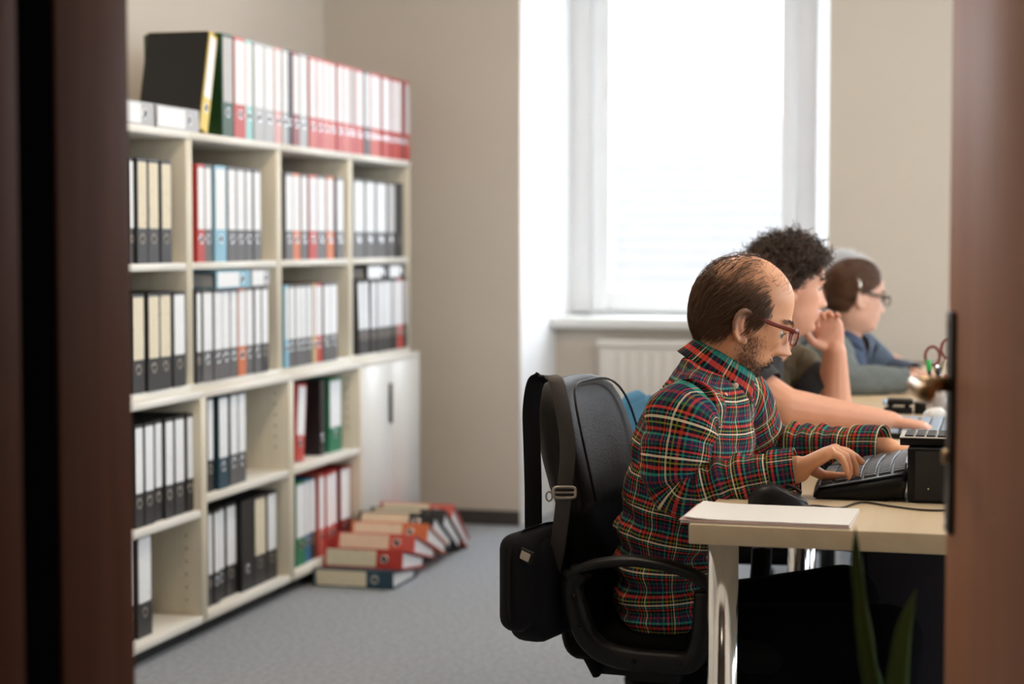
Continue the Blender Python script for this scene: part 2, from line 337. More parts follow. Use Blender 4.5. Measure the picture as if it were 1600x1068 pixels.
# baseboards, cable trunking
struct(MB().box((XL, YB - .014, 0), (-2.03, YB, .062)).build('baseboard_back', M_base), 'dark vinyl baseboard')
struct(MB().box((-.726, YB - .014, 0), (.37, YB, .062)).build('baseboard_back_right', M_base), 'dark vinyl baseboard')
struct(MB().box((XL, YD, 0), (XL + .014, YB, .062)).build('baseboard_left', M_base), 'dark vinyl baseboard')
t = struct(MB().box((-.726, YB - .045, .60), (.37, YB, .722)).build('trim_6', M_wall, bevel=.004), 'cable trunking along the wall')
MB().box((-.726, YB - .047, .722), (.37, YB, .737)).build('trunking_lid', mat('grey trunking lid', (.20, .18, .16), .6), t)

# open door leaf on the right with plate and lever
fe = np.array([-.075, 2.363]); hg = np.array([.062, 1.68]); dd = hg - fe; L = np.linalg.norm(dd); dd /= L; nn = np.array([-dd[1], dd[0]])
if nn[0] > 0: nn = -nn
def dp(s, o, z): p = fe + dd * s + nn * o; return (p[0], p[1], z)
def dbox(mb, s0, s1, o0, o1, z0, z1):
    V = [dp(s, o, z) for z in (z0, z1) for s, o in ((s0, o0), (s1, o0), (s1, o1), (s0, o1))]
    return mb.add(V, [(0, 3, 2, 1), (4, 5, 6, 7), (0, 1, 5, 4), (1, 2, 6, 5), (2, 3, 7, 6), (3, 0, 4, 7)])
dr = dbox(MB(), 0, L, -.040, 0, .01, 2.07).build('door_1', M_door, bevel=.002); struct(dr, 'open reddish brown wooden door leaf')
hz = 1.045
pl = dbox(MB(), .018, .060, 0, .006, .86, 1.135).build('handle_plate', M_plate, dr, off=(0, 0, 0), bevel=.004); pl['label'] = 'dark bronze backplate'
mb = MB(); mb.tube([dp(.039, 0, hz), dp(.039, .044, hz)], .010, 14)
lv = mb.build('lever', M_brass, pl, off=(0, 0, 0), smooth=True)
c_ = catmull([dp(.039, .038, hz), dp(.045, .047, hz), dp(.075, .050, hz), dp(.145, .050, hz - .002)], 16)
V, Fc, _ = sweep(c_, .0095, .0095, 14); lv2 = link('lever_grip', quick('grip', V, Fc, True), M_brass, pl)
mb = MB(); mb.add(*ellipsoid(dp(.148, .050, hz - .002), (.0125, .0125, .0125))); mb.build('lever_end', M_brass, pl, off=(0, 0, 0), smooth=True)
mb = MB(); mb.tube([dp(.039, 0, .955), dp(.039, .012, .955)], .009, 14); mb.build('key_cylinder', M_brass, pl, off=(0, 0, 0), smooth=True)
for z in (.875, 1.12):
    mb = MB(); mb.tube([dp(.039, .004, z), dp(.039, .0085, z)], .0045, 10); mb.build('screw', M_chrome, pl, off=(0, 0, 0))

# radiator under the window
rd = empty('radiator', (-1.35, 7.96, .12), 'cream panel radiator under the window sill', 'radiator')
MB().box((-1.76, 7.955, .14), (-.86, 8.005, .775)).build('panel', M_rad, rd, bevel=.01)
MB().box((-1.77, 7.945, .755), (-.85, 8.03, .785)).build('top_grille', M_rad, rd, bevel=.004)
for i in range(17):
    x = -1.725 + i * .052; rbox((x, 7.948, .18), (x + .026, 7.958, .73), M_rad, 'rib', rd, .004, 2)
mb = MB(); mb.tube([(-.83, 8.0, .16), (-.83, 8.0, 0)], .011); mb.build('pipe', M_rad, rd)
for x in (-1.6, -1.0): MB().box((x, 8.0, .0), (x + .04, 8.03, .2)).build('bracket', M_rad, rd)

# ceiling lamps
def lamp(x, y, lx, ly, m, label):
    l = empty('ceiling_lamp', (x, y, ZC - .10), label, 'lamp', None)
    MB().box((x - lx / 2, y - ly / 2, ZC - .06), (x + lx / 2, y + ly / 2, ZC)).build('housing', M_white, l, bevel=.005)
    MB().box((x - lx / 2 + .02, y - ly / 2 + .02, ZC - .10), (x + lx / 2 - .02, y + ly / 2 - .02, ZC - .06)).build('diffuser', m, l, bevel=.01)
lamp(-1.2, 3.5, .3, 1.3, M_tube, 'long ceiling lamp near the doorway')
lamp(-1.2, 5.6, .3, 1.3, M_tube, 'long ceiling lamp near the window')
lamp(.8, 4.6, .3, 1.3, M_tube, 'long ceiling lamp above the desks')
lamp(-.4, .3, .4, .4, M_tube2, 'square ceiling lamp in the corridor')

# ------------------------------------------------------------------ outside
gm = mat('asphalt yard', (.30, .30, .29), .9, noise_amt=.2)
tag(MB().box((-30, 8.6, -3.2), (30, 60, -3.0)).build('yard_ground', gm), 'grey yard far below the window', None, None, 'structure')
M_tile = mat('pale roof tile', (.080, .075, .074), .8, noise_amt=.15, noise_scale=4); M_rf = mat('weathered roof underlay', (.060, .061, .066), .9); M_fac = mat('facade plaster', (.6, .58, .54), .9)
nb = empty('neighbour_house', (-3, 22, -3), 'house across the yard with a pale tiled roof seen through the window', 'house')
MB().box((-12, 22, -3), (8, 30, .3)).build('facade', M_fac, nb)
mb = MB().prism([(21.6, .2), (26.2, 2.9), (30.8, .2)], -12.4, 8.4); V = np.concatenate(mb.V)[:, [2, 0, 1]]; mb.V = [V]; mb.build('roof', M_rf, nb)
for i in range(17):
    t0 = i / 17; y = 21.55 + 4.65 * t0; z = .22 + 2.72 * t0; V = np.array([(-12.3, y, z + .02), (8.3, y, z + .02), (8.3, y + .24, z + .16), (-12.3, y + .24, z + .16), (-12.3, y, z + .09), (8.3, y, z + .09), (8.3, y + .24, z + .23), (-12.3, y + .24, z + .23)])
    MB().add(V, [(0, 3, 2, 1), (4, 5, 6, 7), (0, 1, 5, 4), (1, 2, 6, 5), (2, 3, 7, 6), (3, 0, 4, 7)]).build('tile_course', M_tile, nb)

# ------------------------------------------------------------------ shelving
BAY = [4.458, 5.168, 5.88, 6.588, 7.30]; XU = -2.425; XLO = -2.384; XBK = -2.83; TB = .022
BAYN = ['bay nearest the doorway', 'second bay from the doorway', 'third bay from the doorway', 'bay nearest the window']
for i in range(4):
    y0, y1 = BAY[i] + .001, BAY[i + 1] - .001; yc = (y0 + y1) / 2
    u = empty('upper_shelf_unit', ((XU + XBK) / 2, yc, .765), 'upper birch bookcase of two shelves in the ' + BAYN[i], 'bookcase', 'upper bookcases')
    for a, b in ((y0, y0 + .020), (y1 - .020, y1)):
        MB().box((XBK, a, .785), (XU, b, 1.534)).build('side_panel', M_shelf, u, bevel=.0012, seg=1)
    MB().box((XBK, y0, .765), (XU, y1, .785)).build('bottom_panel', M_edge, u, bevel=.0012, seg=1)
    MB().box((XBK, y0, 1.534), (XU + .004, y1, 1.556)).build('top_panel', M_edge, u, bevel=.0012, seg=1)
    MB().box((XBK, y0 + .02, 1.135), (XU - .002, y1 - .02, 1.157)).build('shelf', M_edge, u, bevel=.0012, seg=1)
    MB().box((XBK, y0 + .02, .785), (XBK + .008, y1 - .02, 1.534)).build('back_panel', M_back, u)
    if i < 3:
        l = empty('lower_shelf_unit', ((XLO + XBK) / 2, yc, 0), 'lower birch bookcase of two shelves in the ' + BAYN[i], 'bookcase', 'lower bookcases')
    else:
        l = empty('cupboard', ((XLO + XBK) / 2, yc, 0), 'low white cupboard with two doors beside the beige wall', 'cupboard')
    for a, b in ((y0, y0 + .020), (y1 - .020, y1)):
        MB().box((XBK, a, .05), (XLO - (.02 if i == 3 else 0), b, .743)).build('side_panel', M_shelf, l, bevel=.0012, seg=1)
    MB().box((XBK, y0, .743), (XLO, y1, .765)).build('top_panel', M_edge, l, bevel=.0012, seg=1)
    MB().box((XBK, y0 + .02, .05), (XLO - (.02 if i == 3 else 0), y1 - .02, .074)).build('bottom_panel', M_edge, l, bevel=.0012, seg=1)
    zs = (.40, .438, .438, .42)[i]
    MB().box((XBK, y0 + .02, zs - TB), (XLO - (.03 if i == 3 else .002), y1 - .02, zs)).build('shelf', M_edge, l, bevel=.0012, seg=1)
    MB().box((XBK, y0 + .02, .074), (XBK + .008, y1 - .02, .743)).build('back_panel', M_back, l)
    MB().box((XBK + .02, y0 + .005, 0), (XLO - .05, y1 - .005, .05)).build('plinth', M_plinth, l)
    if i == 3:
        ym = y0 + .36
        for a, b, hy in ((y0 + .001, ym - .0015, ym - .035), (ym + .0015, y1 - .001, None)):
            d = MB().box((XLO - .019, a, .056), (XLO, b, .741)).build('door', M_doorw, l, bevel=.0015, seg=1)
            if hy:
                h = MB().box((XLO, hy - .008, .50), (XLO + .012, hy + .008, .66)).build('handle', mat('grey bar handle', (.10, .10, .09), .4, .5), d, off=tuple(l.location), bevel=.003); h['label'] = 'dark grey bar handle'
    else:
        for (za, zb) in ((.10, zs - .06), (zs + .06, .72)):
            for j in range(6):
                z = za + (zb - za) * (j + .5) / 6
                MB().box((XLO - .055, y1 - .0206, z - .003), (XLO - .049, y1 - .0195, z + .003)).build('pin_hole', mat('pin hole', (.18, .14, .09), .8), l)

# ------------------------------------------------------------------ binders
BM = {}
def binder_meshes(wd, h, d=.27, wg=0.):
    k = (round(wd, 3), round(h, 3), d, round(wg, 4))
    if k in BM: return BM[k]
    t = .0028
    cov = MB().box((-t, -wd / 2, 0), (0, wd / 2, h)).box((-d, -wd / 2, 0), (-t, -wd / 2 + t, h)).box((-d, wd / 2 - t, 0), (-t, wd / 2, h)).me('binder_cover')
    pap = MB().box((-d + .018, -wd / 2 + t + .002, .008), (-t - .018, wd / 2 - t - .006, h - .018)).me('binder_pages')
    lw = wd * .84; x = .0008; poly = [(-lw / 2, h * .335), (lw / 2, h * .335), (lw / 2, h * .955), (-lw / 2, h * .955)]
    c = min(.006, lw * .2); pts = []
    for (cx, cz, a0) in ((lw / 2 - c, h * .335 + c, -90), (lw / 2 - c, h * .965 - c, 0), (-lw / 2 + c, h * .965 - c, 90), (-lw / 2 + c, h * .335 + c, 180)):
        for s in range(4): a = math.radians(a0 + 30 * s); pts.append((cx + c * math.cos(a), cz + c * math.sin(a)))
    n = len(pts); lab = MB().add([(0, y, z) for y, z in pts] + [(x, y, z) for y, z in pts], [tuple(range(n, 2 * n))] + [(i, (i + 1) % n, n + (i + 1) % n, n + i) for i in range(n)]).me('binder_label')
    R = min(.0125, wd * .27); rz = h * .235; a = np.linspace(0, 2 * PI, 20, endpoint=False)
    P = np.stack([np.full(20, .0012), R * np.cos(a), rz + R * np.sin(a)], 1)
    V = []; 
    for rr, xx in ((R - .0028, .0003), (R, .0022), (R + .0025, .0003)): V += [(xx, rr * math.cos(q), rz + rr * math.sin(q)) for q in a]
    Fc = [(s * 20 + j, s * 20 + (j + 1) % 20, (s + 1) * 20 + (j + 1) % 20, (s + 1) * 20 + j) for s in range(2) for j in range(20)]
    ring = MB().add(V, Fc).me('binder_ring', True)
    hole = MB().add([(.0004, (R - .002) * math.cos(q), rz + (R - .002) * math.sin(q)) for q in a], [tuple(range(20))]).me('binder_hole')
    if wg:
        for me in (cov, pap):
            for v_ in me.vertices:
                if v_.co.y > 0: v_.co.y += v_.co.x * math.tan(wg)
    BM[k] = (cov, pap, lab, ring, hole); return BM[k]
M_hole = mat('finger hole', (.004, .004, .004), .9); M_pages = mat('file pages', (.74, .74, .76), .85)
CM = {}
def withmat(me, m):
    k = (me.name, m.name)
    if k not in CM:
        c = me.copy(); c.materials.clear(); c.materials.append(m); CM[k] = c
    return CM[k]
def binder(loc, rot, wd, col, lab, label, group, h=.305, d=.27, wg=0.):
    o = empty('binder', loc, label, 'binder', group, rot)
    c, p, l, r, q = binder_meshes(wd, h, d, wg)
    link('cover', withmat(c, BIND[col]), None, o); link('pages', withmat(p, M_pages), None, o)
    if lab:
        lo = link('spine_label', withmat(l, M_lab[lab]), None, o)
    ro = link('finger_ring', withmat(r, M_chrome if col not in ('dark',) else M_buckle), None, o); link('finger_hole', withmat(q, M_hole), None, ro)
    return o
ORD = ['', 'first', 'second', 'third', 'fourth', 'fifth', 'sixth', 'seventh', 'eighth', 'ninth', 'tenth', 'eleventh', 'twelfth', 'thirteenth', 'fourteenth', 'fifteenth', 'sixteenth', 'seventeenth', 'eighteenth', 'nineteenth', 'twentieth', 'twenty-first', 'twenty-second', 'twenty-third', 'twenty-fourth', 'twenty-fifth', 'twenty-sixth', 'twenty-seventh', 'twenty-eighth', 'twenty-ninth', 'thirtieth']
def yat(u, X, v=400): return onp(u, v, 0, X)[1]
LN = {'w': 'white-labelled', 'c': 'cream-labelled', 'g': 'grey-labelled', None: 'unlabelled'}
def row(z, X, where, items, v, h=.305, jit=.012, group=None, bay=None):
    for n, it in enumerate(items):
        u0, u1, col, lab = it[:4]; lean = it[4] if len(it) > 4 else 0; hh = it[5] if len(it) > 5 else h
        x = X - .008 - random.random() * jit; a, b = yat(u0, X - .008, v), yat(u1, X - .008, v)
        if bay is not None and not lean: a = max(a, BAY[bay] + .023); b = min(b, BAY[bay + 1] - .023)
        wd = max(.012, b - a - .0014)
        zl = z + .0006 + (wd / 2 * abs(math.sin(lean)) if lean else 0)
        binder((x, (a + b) / 2, zl), (lean, 0, 0), wd, col, lab, '%s %s binder, %s from the doorway end, %s' % (BNAME[col], LN[lab], ORD[n + 1], where), group or 'binders on the shelves', hh)
# on top of the shelving
top = [(349, 366, 'dgreen', 'g'), (367, 385, 'red', 'w'), (385.3, 397, 'ltteal', 'w'), (397.3, 413.5, 'ltgray', 'w'), (415, 430, 'ltgray', 'w'), (430.3, 441.5, 'pink', 'w'), (442, 450.5, 'ltgray', 'w'), (451, 457.5, 'black', None),
       (458, 468, 'darkred', 'w'), (469.5, 482, 'ltgray', 'w'), (484, 495, 'red_sheen', 'w'), (495.3, 506, 'red', 'w'), (506.4, 516.5, 'red_sheen', 'w'), (517, 527, 'red_sheen', 'w'), (527.3, 537, 'red', 'w'), (537.3, 547, 'red_sheen', 'w'), (547.5, 557, 'red', 'g'), (558, 570.5, 'red', 'w'),
       (571.5, 579.5, 'gray_sheen', 'w'), (580, 588.5, 'red_sheen', 'w'), (589, 597, 'red_sheen', 'w'), (597.3, 605, 'red', 'w'), (605.3, 612.5, 'red', 'w'), (613, 620, 'red', 'w'), (620.3, 627, 'red', 'w'), (627.3, 633, 'darkred', None), (633.3, 641, 'red', 'g')]
row(1.556, XU + .012, 'standing on top of the shelving', top, 240, .325, .006, 'binders on top of the shelving')
# leaning yellow-backed binder and the lying ones on top, near the doorway
a = at(0, 0, 1)
def lying(u0, u1, v0, v1, X, z, col, lab, label, group, flip=False, h=.30, yaw=0.):
    """binder lying on its side on a shelf: spine to the room, long edge along Y"""
    y0, y1 = yat(u0, X, v0), yat(u1, X, v1); wd = .068
    return binder((X, y0 if flip else y1, z + wd / 2 + .001), (PI / 2 if not flip else -PI / 2, 0, 0), wd, col, lab, label, group, abs(y1 - y0))
lying(244, 311, 185, 200, XU - .004, 1.556, 'ltgray', 'w', 'light grey binder lying flat against the leaning black-sided binder', 'lying binders on top')
lying(178, 241, 185, 200, XU - .004, 1.556, 'ltgray', 'w', 'light grey binder lying flat at the doorway end of the shelving', 'lying binders on top')
y = yat(349, XU, 200) - .082 - .040
binder((XU - .012, y, 1.567), (math.radians(-15), 0, 0), .058, 'yellow', 'w', 'yellow-edged binder with black side leaning on the dark green one', None, .318, .215)
o = COL.objects[-1]
b = bpy.data.objects[[x.name for x in bpy.data.objects if x.get('label', '').startswith('yellow-edged')][0]]
bd = MB().box((-.213, -.032, .002), (-.004, -.0295, .316)).build('side_board', BIND['black'], b, off=(0, 0, 0)); bd['label'] = 'black front board'
# row A
A = [[(205, 214, 'dark', 'w'), (215.5, 231.5, 'dark', 'c'), (235, 252, 'dark', 'c'), (255.5, 272, 'dark', 'c')],
     [(310.5, 322, 'red', 'w'), (323, 334, 'gray_sheen', 'w'), (336, 354, 'ltblue', 'w'), (356, 369.5, 'gray_sheen', 'w'), (370.5, 384, 'gray_sheen', 'w'), (387, 398, 'gray_sheen', 'w'), (398.3, 410, 'gray_sheen', 'w')],
     [(447.5, 459.5, 'gray_sheen', 'w'), (460, 472, 'orange', 'w'), (472.5, 483, 'gray_sheen', 'w'), (484.5, 497, 'red', 'w'), (499, 513, 'gray_sheen', 'w'), (513.5, 525, 'orange', 'w'), (527, 538, 'gray_sheen', 'w')],
     [(555, 572, 'gray_sheen', 'w'), (573, 588.5, 'gray_sheen', 'w'), (591, 608, 'gray_sheen', 'w'), (608.5, 621, 'gray_sheen', 'g'), (621.5, 631, 'dark', None)]]
for i in range(4): row(1.157, XU, 'top shelf, ' + BAYN[i], A[i], 340, bay=i)
B = [[(209, 229, 'dark', 'c'), (231.5, 250, 'dark', 'c'), (250.5, 269, 'dark', 'c'), (273, 292, 'dark', 'w')],
     [(303.5, 315, 'dark', 'w'), (318, 334, 'gray_sheen', 'w'), (334.5, 348, 'gray_sheen', 'w'), (348.5, 361, 'gray_sheen', 'w'), (361.5, 373, 'gray_sheen', 'w'), (373.5, 386, 'orange', 'w'), (386.5, 398, 'gray_sheen', 'w'), (398.5, 409, 'gray_sheen', 'w'), (410.5, 421.5, 'dark', 'w')],
     [(447, 453, 'ltblue', 'w'), (453.5, 462.5, 'gray_sheen', 'w'), (463, 472, 'gray_sheen', 'w'), (472.5, 481, 'gray_sheen', 'w'), (481.5, 490, 'gray_sheen', 'w'), (490.5, 495, 'yellowish', 'w'), (495.5, 505, 'red', 'w'), (505.5, 517, 'gray_sheen', 'w'), (517.5, 529, 'gray_sheen', 'w')],
     [(563, 571, 'dark', 'w', math.radians(4)), (571.5, 580, 'dark', 'w', math.radians(3)), (581.5, 590, 'dark', 'w'), (590.3, 598, 'dark', 'w'), (598.3, 606, 'dark', 'w'), (606.3, 614, 'dark', 'w'), (614.3, 621, 'dark', 'w'), (621.5, 630.5, 'red', 'w'), (631, 637, 'dark', 'g')]]
for i in range(4): row(.785, XU + .018, 'second shelf, ' + BAYN[i], B[i], 520, .286, .006, bay=i)
# binders lying across row B
zB = .785 + .2875
def across(u0, u1, X, z, col, lab, label, hole_right=True, L=None):
    y0, y1 = yat(u0, X, 430), yat(u1, X, 430)
    return binder((X, y1, z + .0285), (PI / 2, 0, 0), .055, col, lab, label, 'binders lying on the second shelf row', y1 - y0)
across(338, 391, XU + .022, zB, 'ltblue', 'w', 'light blue binder lying across the standing binders of the second shelf')
across(393, 421, XU + .010, zB, 'ltgray', 'w', 'light grey binder lying beside the light blue one on the binder row')
across(574, 606, XU + .012, zB, 'black', 'w', 'black white-labelled binder lying on the row above the white cupboard')
across(608, 633, XU + .012, zB, 'black', 'w', 'black binder lying at the window end on the row above the white cupboard')
C = [[(211, 224.5, 'dark', 'w'), (226, 241, 'dark', 'w'), (246, 258, 'dark', 'w'), (258.5, 272, 'dark', 'w'), (274, 290, 'dark', 'w'), (294, 309.5, 'dark', 'w')],
     [(329, 338.5, 'dark', 'w'), (342, 357.5, 'navy', 'w'), (362, 374.5, 'gray_sheen', 'w'), (375, 387.5, 'gray_sheen', 'w')], []]
for i in range(2): row((.40, .438)[i], XLO - .012, 'third shelf, ' + BAYN[i], C[i], 700, .298, bay=i)
row(.438, XLO - .03, 'third shelf, ' + BAYN[2], [(465.5, 479, 'red', 'w', math.radians(-6)), (518, 538, 'green', 'w')], 640, .275)
y = yat(504, XLO - .05, 640); binder((XLO - .05, y, .4386), (0, 0, 0), .048, 'black', None, 'black binder between red and green ones, third shelf, third bay', 'binders on the shelves', .275)
D = [[(204, 216, 'dark', 'w'), (217, 240, 'dark', 'w')],
     [(329, 336, 'dark', 'w'), (338, 347, 'black', 'w'), (349, 359, 'black', 'w'), (362, 378, 'dark', 'w'), (379.5, 398, 'black', None), (399, 418, 'dark', 'c'), (420, 435, 'dark', 'w')],
     [(464.5, 480, 'green', 'w'), (480.5, 489, 'blue', 'w'), (489.5, 498, 'dark', 'w'), (500.5, 510, 'red_sheen', 'w'), (510.3, 520, 'red', 'w'), (520.3, 530, 'red', 'w'), (535, 552, 'darkred', 'w')]]
for i in range(3): row(.0745, XLO - .02, 'bottom shelf, ' + BAYN[i], D[i], 880, .30, .02, bay=i)

# toppled binders on the floor: spines towards the doorway, each leaning on the one before
pile = [(0, 'navy', 'petrol blue binder lying flat on the carpet in front of the toppled row'),
    (7, 'red', 'red binder resting on the petrol blue one in the toppled row'),
    (14, 'red_sheen', 'second red binder up in the toppled row on the floor'),
    (20, 'orange', 'orange red binder under the black one in the toppled row'),
    (25, 'black', 'black binder in the middle of the toppled row on the floor'),
    (30, 'dark', 'charcoal binder under the topmost red one in the toppled row'),
    (34, 'red_sheen', 'topmost light red binder of the toppled row by the cupboard'), (38, None, None)]
by, bz = 6.06, .0015
for k in range(7):
    tl, col, lab = pile[k]; c, s_ = math.cos(math.radians(tl)), math.sin(math.radians(tl)); wd = .064 if k != 1 else .07; h = .30; wg = math.radians(pile[k + 1][0] - tl)
    cy, cz = by + s_ * wd / 2, bz + c * wd / 2
    x0 = max(XLO + .006, onp((486, 503, 527, 549, 556, 579, 583)[k], 850, 1, cy)[0])
    R = Matrix(((0, 0, -1), (-c, s_, 0), (s_, c, 0))).to_4x4()
    binder((x0 + h, cy, cz), R.to_euler(), wd, col, 'c', lab, 'toppled binders on the floor', h, .27, wg)
    t2 = math.radians(pile[k + 1][0]); st_ = (.10, .12, .12, .09, .12, .09, 0)[k]
    by += s_ * wd + math.cos(t2) * st_ + math.sin(t2) * .0015; bz += c * wd - math.sin(t2) * st_ + math.cos(t2) * .0015

# ------------------------------------------------------------------ desks
def desk_unit(y0, y1, label, x0=-.52, x1=.30):
    d = empty('desk', ((x0 + x1) / 2, (y0 + y1) / 2, 0), label, 'desk', 'row of maple desks')
    rbox((x0, y0, .711), (x1, y1, .745), M_desk, 'tabletop', d, .002, 2)
    for (x, y) in ((x0 + .049, y0 + .065), (x1 - .056, y0 + .065), (x0 + .049, y1 - .065), (x1 - .056, y1 - .065)):
        mb = MB(); mb.tube([(x, y, .02), (x, y, .711)], .0265, 28); l = mb.build('leg', M_chrome, d, smooth=True)
        mb = MB(); mb.tube([(x, y, 0), (x, y, .022)], .033, 24); mb.build('foot', M_blackm, l, off=tuple(d.location))
    for x in (x0 + .30, x1 - .12): MB().box((x, y0 + .30, .675), (x + .02, y1 - .30, .711)).build('rail', M_blackm, d)
    return d
desk_unit(3.052, 4.36, 'maple desk with chrome legs where the plaid-shirted man types')
desk_unit(4.365, 5.60, 'maple desk behind the plaid-shirted man, in front of the curly-haired man')
desk_unit(5.605, 7.25, 'maple desk farthest from the doorway, where the woman with glasses sits')
# pedestal under the first desk
pd = empty('pedestal', (.03, 3.98, 0), 'dark grey drawer pedestal under the first desk', 'pedestal')
xl = onp(1354, 900, 1, 3.84)[0]
rbox((xl, 3.84, .12), (.22, 4.20, .665), M_ped, 'carcass', pd, .004)
MB().box((xl + .02, 3.86, .0), (.20, 4.18, .12)).build('plinth', M_plinth, pd)
for z0, z1 in ((.14, .30), (.31, .47), (.48, .65)):
    d = rbox((xl - .016, 3.85, z0), (xl, 4.19, z1), M_ped, 'drawer', pd, .003)
    MB().box((xl - .026, 3.95, z1 - .03), (xl - .016, 4.09, z1 - .02)).build('handle', M_black, d, off=tuple(pd.location))

# papers on the near corner
p0, p1 = desk(1068, 815), desk(1340, 804)
st = empty('paper_stack', (-.40, 3.16, .745), 'thin stack of white papers hanging over the desk corner', 'papers')
def sheet(x0, y0, x1, y1, z, t, m, nm, curl=0., rot=0.):
    n = 14; V = []; c, s = math.cos(rot), math.sin(rot); cx, cy = (x0 + x1) / 2, (y0 + y1) / 2
    for zz_ in (z, z + t):
        for i in range(n + 1):
            for j in range(2):
                x = x0 + (x1 - x0) * i / n; y = (y0, y1)[j]; k = max(0, 1 - i / n * 4) ** 2
                dx, dy = x - cx, y - cy; V.append((cx + dx * c - dy * s, cy + dx * s + dy * c, zz_ + curl * k))
    N = 2 * (n + 1); Fc = []
    for i in range(n):
        Fc.append((2 * i, 2 * i + 1, 2 * i + 3, 2 * i + 2)); Fc.append((N + 2 * i, N + 2 * i + 2, N + 2 * i + 3, N + 2 * i + 1))
        Fc.append((2 * i, 2 * i + 2, N + 2 * i + 2, N + 2 * i)); Fc.append((2 * i + 1, N + 2 * i + 1, N + 2 * i + 3, 2 * i + 3))
    Fc += [(0, N, N + 1, 1), (N - 2, N - 1, 2 * N - 1, 2 * N - 2)]
    return MB().add(V, Fc).build(nm, m, st)
sheet(-.536, 3.062, -.252, 3.262, .7455, .0022, M_paper, 'sheet', .000)
sheet(-.538, 3.061, -.253, 3.258, .7480, .0012, M_pinkp, 'sheet', .0015)
sheet(-.530, 3.066, -.253, 3.262, .7500, .0020, M_paper, 'sheet', .0035, -.01)

# mouse with cable
ms = empty('computer_mouse', (-.40, 3.30, .745), 'black wired computer mouse beside the plaid sleeve', 'mouse')
def mouse_shape(z0, zt, g):
    V = []; nu, nv = 40, 16
    for i in range(nv + 1):
        t = i / nv * PI / 2
        for j in range(nu):
            a = 2 * PI * j / nu; ca, sa = math.cos(a), math.sin(a); x = .054 * abs(ca) ** .85 * np.sign(ca); y = .031 * abs(sa) ** .8 * np.sign(sa)
            k = math.cos(t) ** .55; h = zt * (1.0 - .28 * (x / .054) - .22 * (x / .054) ** 2)
            V.append((x * k * g, y * k * g, z0 + h * math.sin(t)))
    Fc = [(i * nu + j, i * nu + (j + 1) % nu, (i + 1) * nu + (j + 1) % nu, (i + 1) * nu + j) for i in range(nv) for j in range(nu)] + [tuple(range(nu))[::-1], tuple(nv * nu + j for j in range(nu))]
    return V, Fc
R = Matrix.Rotation(math.radians(8), 3, 'Z'); mc = np.array((-.402, 3.315, .745))
V, Fc = mouse_shape(.001, .034, 1.0); link('shell', quick('shell', (np.array(V) @ np.array(R).T) + mc - np.array(ms.location), Fc, True), M_black, ms)
V, Fc, _ = sweep(np.array([(.012 + .03 * t, 0, .036 - .013 * t * t) for t in np.linspace(0, 1, 6)]), .004, .003, 8); link('wheel', quick('wheel', (V @ np.array(R).T) + mc - np.array(ms.location), Fc, True), M_blackm, ms)
P = [desk(1252, 790, .752), desk(1275, 789.5, .7475), desk(1312, 793, .7475), desk(1338, 785.5, .7475), desk(1356, 784.5, .7475), desk(1390, 790, .7475), desk(1440, 796, .7475), desk(1480, 796.5, .7475), desk(1530, 792, .7475)]
V, Fc, _ = sweep(catmull(P, 60), .0019, .0019, 8); link('cable', quick('cable', V - np.array(ms.location), Fc, True), mat('brown black cable', (.03, .018, .014), .5), ms)

# ergonomic keyboard
kx0, kx1, ky0, ky1 = -.348, -.178, 3.405, 3.83
kb = empty('keyboard', (-.26, 3.62, .745), 'black curved keyboard under the hands of the plaid-shirted man', 'keyboard')
def ktop(x, y):
    f = (x - kx0) / (kx1 - kx0); g = (y - ky0) / (ky1 - ky0); edge = max(0., math.sin(PI * min(1, max(0, g)))) ** .5
    return .762 + .034 * max(0., f) ** 1.1 + .010 * edge
nx, ny = 14, 30; V = []; Fc = []
def kpt(f, g):
    y = ky0 + (ky1 - ky0) * g; bow = -.009 * math.sin(PI * g); x = kx0 + (kx1 - kx0) * f + bow * (1 - f * .4); return x, y
for i in range(nx + 1):
    for j in range(ny + 1):
        f, g = i / nx, j / ny; x, y = kpt(f, g); e = min(f, 1 - f, g * 2, (1 - g) * 2); drop = .012 * max(0, 1 - e / .07) ** 2
        V.append((x, y, ktop(x, y) - drop))
n0 = len(V)
for i in range(nx + 1):
    for j in range(ny + 1): x, y = kpt(i / nx, j / ny); V.append((x + (.006 if i == 0 else -.006 if i == nx else 0), y + (.006 if j == 0 else -.006 if j == ny else 0), .7465 if 2 < j < ny - 2 or i < nx - 2 else .752))
W = ny + 1
for i in range(nx):
    for j in range(ny):
        a = i * W + j; Fc.append((a, a + W, a + W + 1, a + 1)); Fc.append((n0 + a, n0 + a + 1, n0 + a + W + 1, n0 + a + W))
for j in range(ny): Fc.append((j, j + 1, n0 + j + 1, n0 + j)); b = nx * W + j; Fc.append((b, n0 + b, n0 + b + 1, b + 1))
for i in range(nx): a = i * W; Fc.append((a, n0 + a, n0 + a + W, a + W)); a = i * W + ny; Fc.append((a, a + W, n0 + a + W, n0 + a))
link('body', quick('kb', np.array(V) - np.array(kb.location), Fc, True), M_black, kb)
